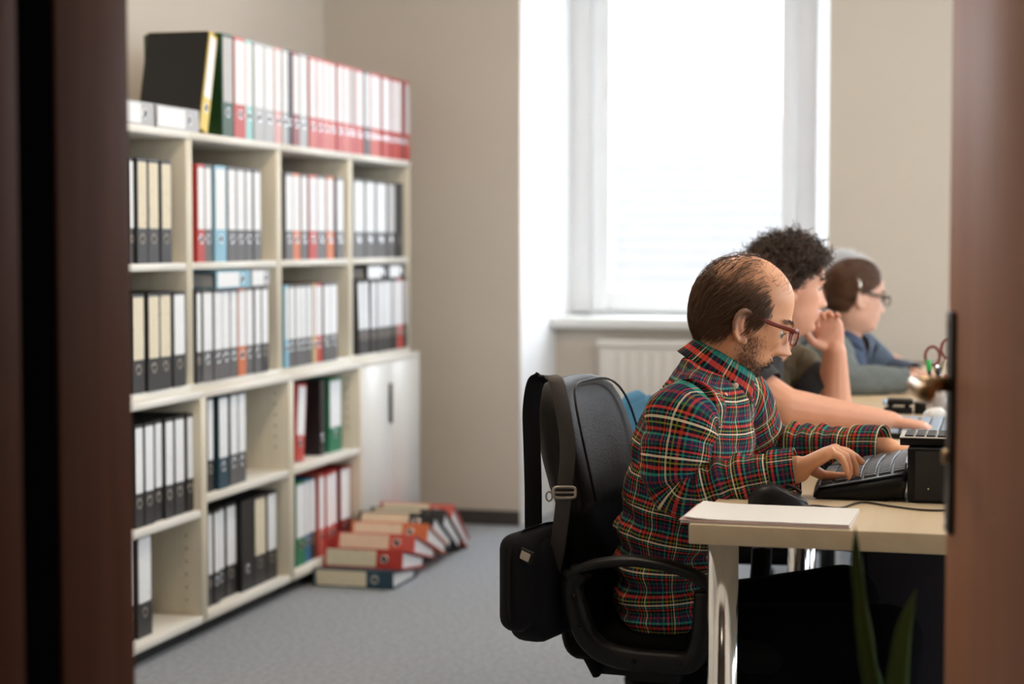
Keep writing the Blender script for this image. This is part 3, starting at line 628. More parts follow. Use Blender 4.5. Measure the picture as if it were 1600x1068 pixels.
# slate rim strip around the deck
rim = MB(); 
for g0, g1 in ((.012, .075), (.93, .988)):
    P = []
    for f in np.linspace(.06, .95, 10): x, y = kpt(f, (g0 + g1) / 2); P.append((x, y, ktop(x, y) - .0005))
    V, Fc, _ = sweep(P, .011, .0022, 8); rim.add(V, Fc); 
    rim.build('deck_strip', M_kbtop, kb, smooth=True); rim = MB()
km = MB().add([(-.0085, -.0085, 0), (.0085, -.0085, 0), (.0085, .0085, 0), (-.0085, .0085, 0), (-.0068, -.0068, .0055), (.0068, -.0068, .0055), (.0068, .0068, .0055), (-.0068, .0068, .0055)], [(4, 5, 6, 7), (0, 1, 5, 4), (1, 2, 6, 5), (2, 3, 7, 6), (3, 0, 4, 7)]).me('key'); km.materials.append(M_key)
for i in range(6):
    for j in range(19):
        f = .14 + .78 * i / 5; g = .085 + .83 * j / 18
        if i == 0 and 5 < j < 13 and j != 9: continue
        x, y = kpt(f, g); dz = (ktop(x + .004, y) - ktop(x - .004, y)) / .008
        k = link('key', km, None, kb, np.array((x, y, ktop(x, y) - .0012)) - np.array(kb.location), (0, -math.atan(dz), 0)); k.scale = (1.42, 1.0 if i else (6.5 if j == 9 else 1.0), 1)
for y in (3.44, 3.79): MB().box((-.225, y, .7455), (-.20, y + .012, .762)).build('foot', M_black, kb)

# black box with a calculator on it
bx = empty('speaker_box', (-.09, 3.5, .745), 'black rectangular speaker box on the desk beside the keyboard', 'speaker')
x0 = onp(1417, 785, 1, 3.405)[0]
rbox((x0, 3.405, .7465), (.01, 3.56, .846), M_black, 'cabinet', bx, .004, 3)
MB().box((x0 + .014, 3.4035, .752), (.0, 3.4055, .840)).build('front_grille', mat('charcoal grille cloth', (.018, .016, .017), .8), bx)
mb = MB(); mb.tube([(x0 + .038, 3.405, .772), (x0 + .038, 3.4015, .772)], .0018, 10); mb.build('power_led', mat('led', (.55, .5, .3), .3), bx)
ca = empty('calculator', (-.09, 3.49, .848), 'small calculator with grey keys lying on the black speaker box', 'calculator')
def tiltbox(a, b, m, nm, par, k=.0, bev=.002):
    mb = MB().box(a, b); V = mb.V[0]; V[:, 2] += (V[:, 1] - 3.42) * k; mb.V = [V]; return mb.build(nm, m, par, bevel=bev)
x0 = onp(1406, 700, 1, 3.42)[0]
tiltbox((x0, 3.42, .8485), (.02, 3.53, .862), M_black, 'case', ca)
tiltbox((x0 - .001, 3.419, .862), (.021, 3.531, .8645), mat('pale calculator faceplate', (.62, .58, .55), .4), 'faceplate', ca)
for i in range(8):
    for j in range(4):
        tiltbox((x0 + .008 + i * .0195, 3.426 + j * .026, .8645), (x0 + .024 + i * .0195, 3.445 + j * .026, .868), M_key, 'key', ca, bev=.001)

# things on the second desk
ob = empty('hole_punch', (-.30, 5.19, .745), 'black hole punch on the desk before the woman', 'hole punch')
a0, a1 = onp(1380, 645, 1, 5.17)[0], onp(1424, 645, 1, 5.17)[0]
rbox((a0, 5.17, .7455), (a1, 5.25, .760), M_blackm, 'base', ob, .003); rbox((a0 + .004, 5.18, .768), (a1 + .004, 5.24, .785), M_black, 'lever', ob, .006)
for x in (a0 + .012, a1 - .02): MB().box((x, 5.19, .76), (x + .012, 5.23, .77)).build('hinge_post', M_black, ob)
mb = MB(); mb.tube([(a0 - .002, 5.172, .777), (a0 + .01, 5.172, .777)], .009, 14); mb.build('end_cap', mat('pale blue cap', (.45, .60, .80), .2), ob, smooth=True)
tb = empty('card_box', (-.22, 5.2, .745), 'small flat black box beside the hole punch', 'box')
a0, a1 = onp(1428, 645, 1, 5.17)[0], onp(1454, 645, 1, 5.17)[0]
rbox((a0, 5.17, .7455), (a1, 5.25, .770), M_blackm, 'body', tb, .003); rbox((a0 - .001, 5.169, .770), (a1 + .001, 5.251, .777), M_black, 'lid', tb, .003)
sh = MB().box((-.46, 4.74, .7452), (-.14, 5.08, .7460)).build('paper_sheet', M_paper); tag(sh, 'white paper sheet on the desk in front of the curly-haired man', 'paper')
# pen cup with scissors
cx, cy = onp(1468, 640, 1, 5.05)[0], 5.05
pc = empty('pen_cup', (cx, cy, .745), 'grey mesh pen cup behind the door lever', 'pen cup')
V, Fc, _ = sweep([(cx, cy, .746), (cx, cy, .83), (cx, cy, .83), (cx, cy, .752)], [.034, .038, .035, .031], [.034, .038, .035, .031], 24, cap=False); link('cup', quick('cup', V - np.array(pc.location), Fc + [tuple(range(24))[::-1], tuple(72 + j for j in range(24))], True), mat('cup metal', (.45, .42, .40), .4, .6), pc)
sc = empty('scissors', (cx, cy, .755), 'scissors with brown red handles standing in the pen cup', 'scissors')
for k, (dx, tz) in enumerate(((-.020, .915), (.022, .935))):
    c0 = np.array((cx + dx, cy, tz)); a = np.linspace(0, 2 * PI, 24); P = np.stack([c0[0] + .019 * np.cos(a), np.full(24, cy), c0[2] + .025 * np.sin(a)], 1)
    V, Fc, _ = sweep(P, .0045, .0045, 8, side=(0, 1, 0), cap=False); link('handle', quick('h', V - np.array(sc.location), Fc, True), mat('brown red plastic', (.20, .045, .03), .35), sc)
    V, Fc, _ = sweep([(c0[0] + dx * -.3, cy, tz - .024), (cx - dx * .2, cy + .002 * k, .84), (cx - dx * .5, cy + .002 * k, .765)], [.006, .007, .003], [.0015, .0015, .001], 8, side=(1, 0, 0)); link('blade', quick('b', V - np.array(sc.location), Fc), M_chrome, sc)
def pen(x, y, top, m, label, tilt=.01):
    p = empty('marker_pen', (x, y, .755), label, 'pen'); mb = MB(); mb.tube([(x, y, .756), (x + tilt * .6, y, top - .03)], .0055, 12); mb.build('barrel', M_black, p, smooth=True)
    mb = MB(); mb.tube([(x + tilt * .6, y, top - .03), (x + tilt, y, top)], .0065, 12); mb.build('cap', m, p, smooth=True)
pen(cx - .024, cy - .012, .905, mat('green cap', (.02, .42, .08), .4), 'black marker pen with a green cap standing in the cup', -.006)
pen(cx - .004, cy - .016, .885, mat('black cap', (.01, .01, .015), .4), 'black-capped marker pen standing in the cup', 0)
pen(cx + .016, cy - .014, .865, mat('orange cap', (.62, .10, .03), .4), 'orange-capped marker pen standing in the cup', .004)
w2 = empty('white_mouse', (-.20, 4.95, .745), 'white computer mouse near the pen cup', 'mouse')
V, Fc = mouse_shape(.001, .036, 1.0); link('shell', quick('shell', np.array(V) + np.array((onp(1474, 655, 2, .745)[0] - w2.location.x, 0, 0)), Fc, True), mat('white plastic', (.75, .75, .74), .3), w2)
# second keyboard (pale blue keys)
k2 = empty('slate_keyboard', (-.16, 4.7, .745), 'pale blue keyboard under the hand of the curly-haired man', 'keyboard')
rbox((-.285, 4.50, .7455), (-.10, 4.92, .760), M_black, 'body', k2, .004)
km2 = km.copy(); km2.materials.clear(); km2.materials.append(mat('pale blue keycap', (.36, .47, .60), .3))
for i in range(6):
    for j in range(18): link('key', km2, None, k2, (-.272 + i * .031 + .16, 4.512 + j * .0232 - 4.7 + .0, .0150)).scale = (1.5, 1.2, .8)

# ------------------------------------------------------------------ plant in the foreground
pp = onp(1365, 1000, 1, 2.4); px_, py_ = pp[0], 2.4
pl = empty('potted_plant', (px_, py_, 0), 'green long-leaved plant in a clay pot in front of the desk', 'plant')
V, Fc, _ = sweep([(px_, py_, .001), (px_, py_, .26), (px_, py_, .29), (px_, py_, .29), (px_, py_, .25)], [.085, .115, .122, .108, .104], [.085, .115, .122, .108, .104], 32); link('pot', quick('pot', V - np.array(pl.location), Fc, True), M_pot, pl)
mb = MB(); mb.tube([(px_, py_, .252), (px_, py_, .268)], .104, 24); mb.build('soil', M_soil, pl)
def leaf(P, wmax, prof, face):
    C_ = catmull(P, 28); t = np.linspace(0, 1, 28); wv = wmax * np.interp(t, *prof); S = unit(np.asarray(face, float)); V = []
    nrm = unit(np.cross(S, unit(np.gradient(C_, axis=0))))
    for th in (.0006, -.0006):
        for k in (-1, -.5, 0, .5, 1): V.append(C_ + S * (wv * k)[:, None] + nrm * (th + .10 * wmax * abs(k))); 
    V = np.stack(V, 1).reshape(-1, 3); Fc = []
    for i in range(27):
        for k in range(4):
            a = i * 10 + k; Fc.append((a, a + 1, a + 11, a + 10)); b = a + 5; Fc.append((b, b + 10, b + 11, b + 1))
        Fc.append((i * 10, i * 10 + 10, i * 10 + 15, i * 10 + 5)); Fc.append((i * 10 + 4, i * 10 + 9, i * 10 + 19, i * 10 + 14))
    return link('leaf', quick('leaf', V - np.array(pl.location), Fc, True), M_leaf, pl)
pf = ([0, .15, .5, .62, .8, 1], [.55, .95, .75, .55, .55, .02])
def lp(u, v, dY=0): return at(u, v, 2.4 + dY)
leaf([(px_ - .02, py_, .26), lp(1362, 1120), lp(1355, 1030), lp(1344, 940), lp(1338, 880), lp(1336, 822)], .0145, pf, r_)
leaf([(px_ + .02, py_, .26), lp(1395, 1130), lp(1402, 1060), lp(1410, 990), lp(1422, 945), lp(1432, 918)], .0165, ([0, .3, .6, .8, 1], [.6, 1, .7, .35, .02]), r_)
leaf([(px_ - .05, py_ + .03, .26), lp(1310, 1150, .03), lp(1285, 1110, .06), lp(1262, 1085, .1)], .018, pf, r_)
leaf([(px_ + .05, py_ + .03, .26), lp(1440, 1160, .03), lp(1462, 1120, .05), lp(1490, 1100, .08)], .018, pf, r_)
leaf([(px_, py_ - .05, .26), lp(1370, 1190, -.07), lp(1378, 1140, -.1), lp(1392, 1105, -.14)], .018, pf, r_)

# ------------------------------------------------------------------ office chair with shoulder bag
def slab(path, width, thick, n=40, side=(0, 1, 0), ex=.55): return sweep(path, width, thick, n, side=side, ex=ex)
ch = empty('office_chair', (-.62, 3.66, 0), 'black leather office chair under the plaid-shirted man', 'chair')
CO = np.array(ch.location); cyw = math.radians(-4); RC = np.array(Matrix.Rotation(cyw, 3, 'Z')); cc = np.array((-.62, 3.66, 0))
def cw(p): return np.asarray(p, float) @ RC.T + cc           # chair local (x forward from chair centre, y left) -> world
def cpart(name, V, Fc, m, parent=None, smooth=True): return link(name, quick(name, cw(V) - CO, Fc, smooth), m, parent or ch)
# backrest: upper padded roll and lower pad
zt = -.015 + np.array([.700, .72, .76, .81, .86, .90, .925, .942, .953, .958]); wv = np.array([.222, .226, .228, .226, .218, .205, .190, .165, .125, .06]); tv = np.array([.028, .040, .047, .050, .050, .048, .043, .034, .022, .008])
xb = -.215 - .06 * (zt - .70) / .26
V, Fc, _ = sweep(np.stack([xb, 0 * zt, zt], 1), wv, tv, 56, ex=.62); V[:, 0] += .10 * (V[:, 1] ** 2) / .05 * .35
hr = cpart('backrest', V, Fc, M_leather)
zt = np.array([.36, .40, .46, .52, .58, .64, .69, .705]); wv = np.array([.16, .19, .205, .213, .218, .222, .222, .21]); tv = np.array([.012, .028, .036, .038, .036, .034, .028, .012])
xb = -.175 - .04 * (zt - .40) / .30
V, Fc, _ = sweep(np.stack([xb, 0 * zt, zt], 1), wv, tv, 56, ex=.62); V[:, 0] += .10 * (V[:, 1] ** 2) / .05 * .35
cpart('lumbar_pad', V, Fc, M_mesh)
# piping seam around the leather front
a = np.linspace(0, PI, 40); P = np.stack([-.185 + 0 * a, .198 * np.sign(np.cos(a)) * abs(np.cos(a)) ** .45, .715 + .222 * np.sin(a) ** .5], 1); P[:, 0] = -.168 - .06 * (P[:, 2] - .70) / .26 + .10 * P[:, 1] ** 2 / .05 * .35 + .004
V, Fc, _ = sweep(P, .0026, .0026, 6); cpart('piping', V, Fc, M_leather, hr)
# seat
V, Fc, _ = sweep(np.array([(-.20, 0, .425), (-.19, 0, .428), (-.10, 0, .432), (.05, 0, .434), (.19, 0, .432), (.225, 0, .425), (.24, 0, .415)]), [.16, .20, .225, .235, .225, .20, .15], [.02, .036, .042, .044, .042, .034, .018], 48, ex=.6)
cpart('seat_cushion', V, Fc, M_mesh)
mb = MB().box((-.15, -.15, .365), (.15, .15, .392)); mb.V = [cw(v) for v in mb.V]; mb.build('seat_plate', M_blackm, ch, bevel=.004)
P = cw([(-.18, 0, .38), (-.235, 0, .37), (-.262, 0, .42), (-.262, 0, .60)]); V, Fc, _ = sweep(catmull(P, 14), .03, .008, 12, ex=.5); link('back_bracket', quick('b', V - CO, Fc, True), M_blackm, ch)
for s in (-1, 1):
    y = s * .262
    loop = [(-.150, y, .590), (-.168, y, .56), (-.155, y, .50), (-.13, y, .455), (-.08, y, .43), (.02, y, .426), (.065, y, .432), (.085, y, .465), (.092, y, .52), (.094, y, .565)]
    V, Fc, _ = sweep(catmull(loop, 60), .022, .021, 14, ex=.6, side=(0, 1, 0)); lo = cpart('armrest_frame', V, Fc, M_black)
    pad = [(-.180, y, .580), (-.13, y, .603), (-.06, y, .615), (.0, y, .613), (.06, y, .600), (.105, y, .575)]
    V, Fc, _ = sweep(catmull(pad, 30), [.024] * 30, [.010] * 30, 16, ex=.7); cpart('armrest_pad', V, Fc, M_black)
    for (x, z) in ((-.150, .49), (-.160, .545), (-.04, .428), (.05, .430)):
        V, Fc = capsule((x, y + s * -.0 - .018, z), (x, y - .022, z), .005, .005, 10, 2); cpart('bolt', V, Fc, M_blackm, lo)
    mb = MB().box((-.06, min(y, s * .14), .385), (.04, max(y, s * .14), .425)); mb.V = [cw(v) for v in mb.V]; mb.build('arm_mount', M_blackm, ch)
mb = MB(); mb.tube(cw([(0, 0, .10), (0, 0, .38)]), .025, 20); mb.build('gas_column', M_black, ch, smooth=True)
mb = MB(); mb.tube(cw([(0, 0, .07), (0, 0, .16)]), .04, 20); mb.build('hub', M_black, ch, smooth=True)
mb = MB(); mb.tube(cw([(-.01, -.10, .36), (-.02, -.30, .352)]), .006, 10); mb.build('height_lever', M_black, ch, smooth=True)
for k in range(5):
    a = 2 * PI * k / 5 + .35; e = (.29 * math.cos(a), .29 * math.sin(a), .068)
    V, Fc, _ = sweep([(.02 * math.cos(a), .02 * math.sin(a), .115), (.15 * math.cos(a), .15 * math.sin(a), .098), e], [.024, .02, .014], [.018, .014, .010], 12, side=(-math.sin(a), math.cos(a), 0)); sp = cpart('base_spoke', V, Fc, M_black)
    mb = MB(); q = np.array(e) - (0, 0, .038); t_ = np.array((-math.sin(a), math.cos(a), 0)); mb.tube(cw([q - t_ * .02, q + t_ * .02]), .0285, 20); mb.build('caster', M_blackm, sp, off=CO)

# bag hanging on the backrest
bg_ = empty('shoulder_bag', (-.90, 3.47, .45), 'black nylon shoulder bag hanging by its strap from the leather chair', 'bag'); BO = np.array(bg_.location)
def rb(c, half, m, name, parent=None, rotz=0., taper=None, bev=.018):
    mb = MB().box(-np.array(half), half); V = mb.V[0]
    if taper: V = V * np.where(V[:, 2:3] > 0, np.array([[taper, 1, 1]]), 1)
    V = V @ np.array(Matrix.Rotation(rotz, 3, 'Z')).T + np.array(c); o = link(name, quick(name, V - BO, mb.F), m, parent or bg_)
    b = o.modifiers.new('b', 'BEVEL'); b.width = bev; b.segments = 5; o.data.polygons.foreach_set('use_smooth', [True] * 6); return o
bz = math.radians(-12)
bc_ = at(868, 918, 3.50); bc_[2] = .555
body = rb(bc_, (.048, .135, .105), M_nylon, 'main_compartment', rotz=bz, taper=.72, bev=.040)
pk = at(836, 905, 3.42); pk[2] = .575
pck = rb(pk, (.031, .112, .094), M_nylon, 'front_pocket', rotz=bz, bev=.030)
for k, (dx, z0) in enumerate(((.004, 0),)):
    a = np.linspace(0, 2 * PI, 48, endpoint=True); P = np.stack([np.full(48, dx), .117 * np.sign(np.cos(a)) * abs(np.cos(a)) ** .5, .097 * np.sign(np.sin(a)) * abs(np.sin(a)) ** .5], 1)
    P = P @ np.array(Matrix.Rotation(bz, 3, 'Z')).T + pk; V, Fc, _ = sweep(P, .0026, .0026, 6, cap=False); link('zip_piping', quick('z', V - BO, Fc, True), M_leather, pck)
lg = at(822, 868, 3.316); mb = MB().box((-.015, -.003, -.013), (.015, .003, .013)); V = mb.V[0] @ np.array(Matrix.Rotation(math.radians(20), 3, 'Y')).T @ np.array(Matrix.Rotation(bz, 3, 'Z')).T + lg
lo = link('logo_badge', quick('logo', V - BO, mb.F), M_black, pck); lo.modifiers.new('b', 'BEVEL').width = .002
mb = MB().box((-.010, -.0048, -.008), (.010, -.003, .008)); V = mb.V[0] @ np.array(Matrix.Rotation(math.radians(20), 3, 'Y')).T @ np.array(Matrix.Rotation(bz, 3, 'Z')).T + lg
link('badge_plate', quick('plate', V - BO, mb.F), M_buckle, lo)
def ribbon(P, wd, th, wdir, m, name, n=40):
    C_ = catmull(P, n); wdir = np.asarray(wdir, float)
    V, Fc, _ = sweep(C_, wd / 2, th / 2, 8, side=wdir, ex=.35); return link(name, quick(name, V - BO, Fc, True), m, bg_)
yS = 3.40
front = [at(862, 905, 3.43), at(872, 850, 3.41), at(882, 768, 3.40), at(887, 700, 3.405), at(880, 640, 3.41), at(871, 600, 3.425), at(862, 588, 3.44), at(848, 588, 3.45), at(836, 600, 3.455), at(830, 640, 3.46), at(831, 690, 3.46), at(833, 760, 3.46), at(834, 835, 3.455), at(840, 860, 3.45)]
ribbon(front[:8], .030, .003, r_, M_strap, 'strap'); ribbon(front[7:], .034, .003, r_, M_nylon, 'strap')
bk = at(882, 769, 3.392); s_ = r_; 
for dz, nm in ((0, 'buckle'),):
    a = np.linspace(0, 2 * PI, 36); P = bk + s_ * (.021 * np.sign(np.cos(a)) * abs(np.cos(a)) ** .4)[:, None] + np.array((0, 0, 1)) * (.0105 * np.sign(np.sin(a)) * abs(np.sin(a)) ** .4)[:, None]
    V, Fc, _ = sweep(P, .0030, .0030, 8, cap=False); link(nm, quick(nm, V - BO, Fc, True), M_buckle, bg_)
mb = MB(); mb.tube([bk - s_ * .02, bk + s_ * .02], .002, 8); mb.build('buckle_bar', M_buckle, bg_, off=BO)
a = np.linspace(0, 2 * PI, 24); dr_ = at(858, 775, 3.41); P = dr_ + s_ * (.006 * np.cos(a))[:, None] + zz * (.009 * np.sin(a))[:, None]; V, Fc, _ = sweep(P, .0018, .0018, 6, cap=False); link('ring', quick('ring', V - BO, Fc, True), M_buckle, bg_)

# blue chairs of the others (mostly hidden)
def simple_chair(x, y, m, label, yaw=0, H=.90):
    c = empty('task_chair', (x, y, 0), label, 'chair'); O = np.array((x, y, 0)); RZ = np.array(Matrix.Rotation(yaw, 3, 'Z'))
    def part(name, V, Fc, mm, par=None): return link(name, quick(name, np.asarray(V) @ RZ.T, Fc, True), mm, par or c)
    zt = np.array([.52, .54, .6, .7, .8, H - .05, H - .02, H]); V, Fc, _ = sweep(np.stack([-.22 - .08 * (zt - .5), 0 * zt, zt], 1), [.12, .18, .21, .215, .21, .19, .15, .08], [.01, .022, .028, .028, .026, .022, .016, .006], 40, ex=.65); part('backrest', V, Fc, m)
    V, Fc, _ = sweep([(-.2, 0, .43), (-.18, 0, .435), (0, 0, .44), (.18, 0, .435), (.22, 0, .425)], [.14, .2, .225, .2, .14], [.015, .03, .035, .03, .015], 40, ex=.6); part('seat', V, Fc, M_mesh)
    V, Fc, _ = sweep(catmull([(-.05, 0, .40), (-.24, 0, .40), (-.262, 0, .45), (-.27, 0, .62)], 14), .03, .007, 10); part('back_bracket', V, Fc, M_blackm)
    V, Fc, _ = sweep([(0, 0, .08), (0, 0, .42)], .026, .026, 16); part('gas_column', V, Fc, M_black)
    for k in range(5):
        a = 2 * PI * k / 5 + .2; e = np.array((.28 * math.cos(a), .28 * math.sin(a), .066)); V, Fc, _ = sweep([(0, 0, .11), e], [.024, .014], [.018, .01], 10); sp = part('base_spoke', V, Fc, M_black)
        q = e - (0, 0, .037); t_ = np.array((-math.sin(a), math.cos(a), 0)); V, Fc, _ = sweep([q - t_ * .02, q + t_ * .02], .028, .028, 16); part('caster', V, Fc, M_blackm, sp)
    return c

# ------------------------------------------------------------------ people
def rotm(yaw, pitch, roll=0.): return np.array(Matrix.Rotation(yaw, 3, 'Z') @ Matrix.Rotation(pitch, 3, 'Y') @ Matrix.Rotation(roll, 3, 'X'))
def gs(x, s): return np.exp(-(x / s) ** 2)
def head_grid(nz=110, na=144, nose=1., skull=1., jaw=1., low=1., shear=0.):
    """local head: x forward, y left, z up; returns grid (nz,na,3)"""
    t = np.linspace(0, 1, nz); z = -.128 + .246 * (1 - np.cos(t * PI * .5 + 0 * t)) if False else None
    z = np.concatenate([np.linspace(-.13, .07, int(nz * .72), endpoint=False), .07 + .048 * np.sin(np.linspace(0, PI / 2, nz - int(nz * .72)))])
    fz = [-.13, -.118, -.11, -.10, -.09, -.07, -.05, -.03, -.01, .01, .03, .05, .07, .085, .10, .110, .116, .118]
    fx = [.040, .062, .072, .078, .079, .080, .081, .082, .083, .083, .087, .087, .082, .072, .054, .034, .014, -.004]
    bx = [-.045, -.050, -.052, -.055, -.058, -.066, -.078, -.090, -.097, -.101, -.103, -.101, -.094, -.083, -.066, -.046, -.024, -.006]
    hw = [.030, .040, .045, .050, .0535, .059, .0635, .068, .071, .073, .075, .075, .071, .064, .051, .036, .017, .002]
    f = np.interp(z, fz, fx); b = np.interp(z, fz, bx); h = np.interp(z, fz, hw)
    k = np.ones(9) / 9
    for arr in (f, b, h):
        p = np.pad(arr, 4, mode='edge'); arr[4:-8] = np.convolve(p, k, 'valid')[4:-8]
    a = np.linspace(0, 2 * PI, na, endpoint=False); ca, sa = np.cos(a)[None], np.sin(a)[None]; Z = z[:, None] + 0 * ca
    xc = -.008
    ex = .86
    cx = np.sign(ca) * abs(ca) ** ex; sx = np.sign(sa) * abs(sa) ** ex
    X = np.where(ca > 0, xc + (f[:, None] - xc) * cx, xc + (xc - b[:, None]) * cx * 1.0); Y = h[:, None] * sx
    front = np.clip(ca, 0, 1) ** 1.0; ay = abs(Y)
    d = np.zeros_like(X)
    # nose: bridge grows to the tip, wings at the base
    nb = np.interp(Z, [-.052, -.046, -.040, -.033, -.02, 0, .012, .022, .035], [0, .012, .030, .036, .025, .0125, .006, .003, 0]) * nose
    nw = np.interp(Z, [-.05, -.04, -.03, -.015, .01, .03], [.015, .0145, .0125, .0095, .0085, .011])
    d += nb * gs(Y, nw)
    d += .012 * gs(ay - .013, .0065) * gs(Z + .038, .008) * nose          # nostril wings
    d += .006 * gs(Y, .05) * gs(Z - .024, .010) + .004 * gs(ay - .03, .018) * gs(Z - .022, .007)      # brow
    d -= .013 * gs(ay - .031, .014) * gs(Z - .004, .011)                   # sockets
    d += .0065 * gs(ay - .032, .010) * gs(Z - .002, .0075)                 # lids
    d += .0105 * gs(Y, .020) * gs(Z + .0615, .0055) + .0095 * gs(Y, .018) * gs(Z + .0745, .0058)     # lips
    d -= .003 * gs(Y, .022) * gs(Z + .0675, .0025)
    d += .006 * gs(Y, .035) * gs(Z + .066, .022)
    d -= .004 * gs(Y, .02) * gs(Z + .086, .006)
    d += .012 * gs(Y, .024) * gs(Z + .101, .013) * jaw                      # chin
    d += .005 * gs(ay - .045, .018) * gs(Z + .018, .018)                   # cheekbones
    X = X + d * np.clip(front * 1.6, 0, 1)
    Y = Y * (1 - .06 * gs(Z - .035, .02) * gs(X - .06, .03))                # temples
    Y = Y + np.sign(Y) * .004 * gs(Z + .075, .02) * gs(X - .01, .035) * jaw
    Z = np.where(Z < -.01, -.01 + (Z + .01) * low, Z)
    X = X + shear * np.minimum(Z, 0) * front
    Z = np.where(Z > .02, .02 + (Z - .02) * skull, Z)
    return np.stack([X, Y, Z], -1)
def grid_faces(nz, na): return [(i * na + j, i * na + (j + 1) % na, (i + 1) * na + (j + 1) % na, (i + 1) * na + j) for i in range(nz - 1) for j in range(na)] + [tuple(range(na))[::-1], tuple((nz - 1) * na + j for j in range(na))]
def ear_parts(s):
    """ear: helix rim, bowl, lobe, tragus as closed pieces, local head space"""
    out = []; y0 = s * .072
    hel = np.array([(.008, 0, .006), (.006, .004, .020), (-.004, .009, .029), (-.018, .014, .028), (-.027, .016, .014), (-.027, .015, -.003), (-.019, .011, -.019), (-.008, .006, -.029), (.001, .002, -.027)])
    P = catmull(np.stack([hel[:, 0] - .006, y0 + s * hel[:, 1], hel[:, 2] - .004], 1), 28)
    V, Fc, _ = sweep(P, .0042, .0045, 10); out.append((V, Fc))
    anti = catmull([(-.006, y0 + s * .003, .014), (-.017, y0 + s * .009, .012), (-.020, y0 + s * .010, -.002), (-.013, y0 + s * .007, -.016)], 14); V, Fc, _ = sweep(anti, .0042, .0035, 8); out.append((V, Fc))
    out.append(ellipsoid((-.016, y0 + s * .004, .001), (.0175, .0050, .027), rotm(-s * .42, 0), 20, 12))
    out.append(ellipsoid((-.004, y0 + s * .004, -.031), (.0085, .0045, .009), None, 14, 10))
    out.append(ellipsoid((.004, y0 + s * .003, -.008), (.005, .0045, .008), None, 12, 8))
    return out
FL = [(.078, .026, .021, .017), (.083, .030, .024, .018), (.079, .028, .022, .018), (.071, .022, .017, .016)]   # mcp distance from wrist, phalanges
def hand(mb, W, f, n, s, curls, spread=.02, thumb=None, r=.0078, sc=1.0):
    """W wrist, f forward, n back-of-hand normal, s towards the thumb side"""
    W = np.asarray(W, float); f = unit(f); n = unit(n - f * (np.asarray(n) @ f)); s = unit(np.asarray(s) - f * (np.asarray(s) @ f) - n * (np.asarray(s) @ n))
    offs = [.027, .009, -.010, -.028]; tips = []
    P = [W - f * .02, W + f * .012, W + f * .04, W + f * .065, W + f * .082]
    V, Fc, _ = sweep(np.array([W + (p - W) * sc for p in P]), np.array([.025, .029, .038, .041, .036]) * sc, np.array([.018, .017, .015, .0135, .010]) * sc, 20, side=s, ex=.75); mb.add(V, Fc)
    for i in range(4):
        mc, l1, l2, l3 = [x * sc for x in FL[i]]; a1, a2, a3 = curls[i]; b = W + f * mc + s * offs[i] * sc + n * .001; sp = (1.5 - i) * spread
        p = b; mb.add(*capsule(W + f * .03 * sc + s * offs[i] * .75 * sc, b, .010 * sc, .0098 * sc)); rr = [r * 1.1, r * 1.03, r * .95, r * .8]; rr = [q * sc * (.9 if i == 3 else 1) for q in rr]; ang = 0
        for k, (l, da) in enumerate(((l1, a1), (l2, a2), (l3, a3))):
            ang += math.radians(da); d = f * math.cos(ang) - n * math.sin(ang) + s * sp; q = p + unit(d) * l; mb.add(*capsule(p, q, rr[k], rr[k + 1])); p = q
        tips.append(p)
    t1, t2, t3 = thumb or ((.30, .75, -.55), (.75, .35, -.55), (.9, .0, -.4))
    p = W + f * .018 * sc + s * .020 * sc - n * .006
    for k, (dv, l) in enumerate(((t1, .040), (t2, .032), (t3, .025))):
        q = p + unit(f * dv[0] + s * dv[1] + n * dv[2]) * l * sc; mb.add(*capsule(p, q, (.0135, .0105, .0095)[k] * sc, (.0105, .0095, .0080)[k] * sc)); p = q
    return tips
def skinmat(name, col, lip=(.42, .15, .12), stub=(.20, .11, .07), scalp=(.10, .05, .03)):
    m = bpy.data.materials.new(name); m.use_nodes = True; nt = m.node_tree; b = nt.nodes['Principled BSDF']
    at_ = nt.nodes.new('ShaderNodeAttribute'); at_.attribute_name = 'tint'; sp = nt.nodes.new('ShaderNodeSeparateColor'); nt.links.new(at_.outputs['Color'], sp.inputs[0])
    tc = nt.nodes.new('ShaderNodeTexCoord'); n = nt.nodes.new('ShaderNodeTexNoise'); n.inputs['Scale'].default_value = 25; n.inputs['Detail'].default_value = 5; nt.links.new(tc.outputs['Object'], n.inputs['Vector'])
    prev = nt.nodes.new('ShaderNodeMix'); prev.data_type = 'RGBA'; prev.inputs[6].default_value = tuple(c * .88 for c in col) + (1,); prev.inputs[7].default_value = (col[0] * 1.08, col[1] * 1.04, col[2] * 1.04, 1); nt.links.new(n.outputs['Fac'], prev.inputs[0])
    for ch_, c in (('Red', lip), ('Green', stub), ('Blue', scalp)):
        mx = nt.nodes.new('ShaderNodeMix'); mx.data_type = 'RGBA'; nt.links.new(prev.outputs[2], mx.inputs[6]); mx.inputs[7].default_value = tuple(c) + (1,); nt.links.new(sp.outputs[ch_], mx.inputs[0]); prev = mx
    nt.links.new(prev.outputs[2], b.inputs['Base Color']); b.inputs['Roughness'].default_value = .48
    b.inputs['Subsurface Weight'].default_value = .12; b.inputs['Subsurface Radius'].default_value = (1, .35, .2); b.inputs['Subsurface Scale'].default_value = .008
    bp = nt.nodes.new('ShaderNodeBump'); bp.inputs['Strength'].default_value = .12; bp.inputs['Distance'].default_value = .002; n2 = nt.nodes.new('ShaderNodeTexNoise'); n2.inputs['Scale'].default_value = 350; nt.links.new(tc.outputs['Object'], n2.inputs['Vector']); nt.links.new(n2.outputs['Fac'], bp.inputs['Height']); nt.links.new(bp.outputs['Normal'], b.inputs['Normal'])
    return m
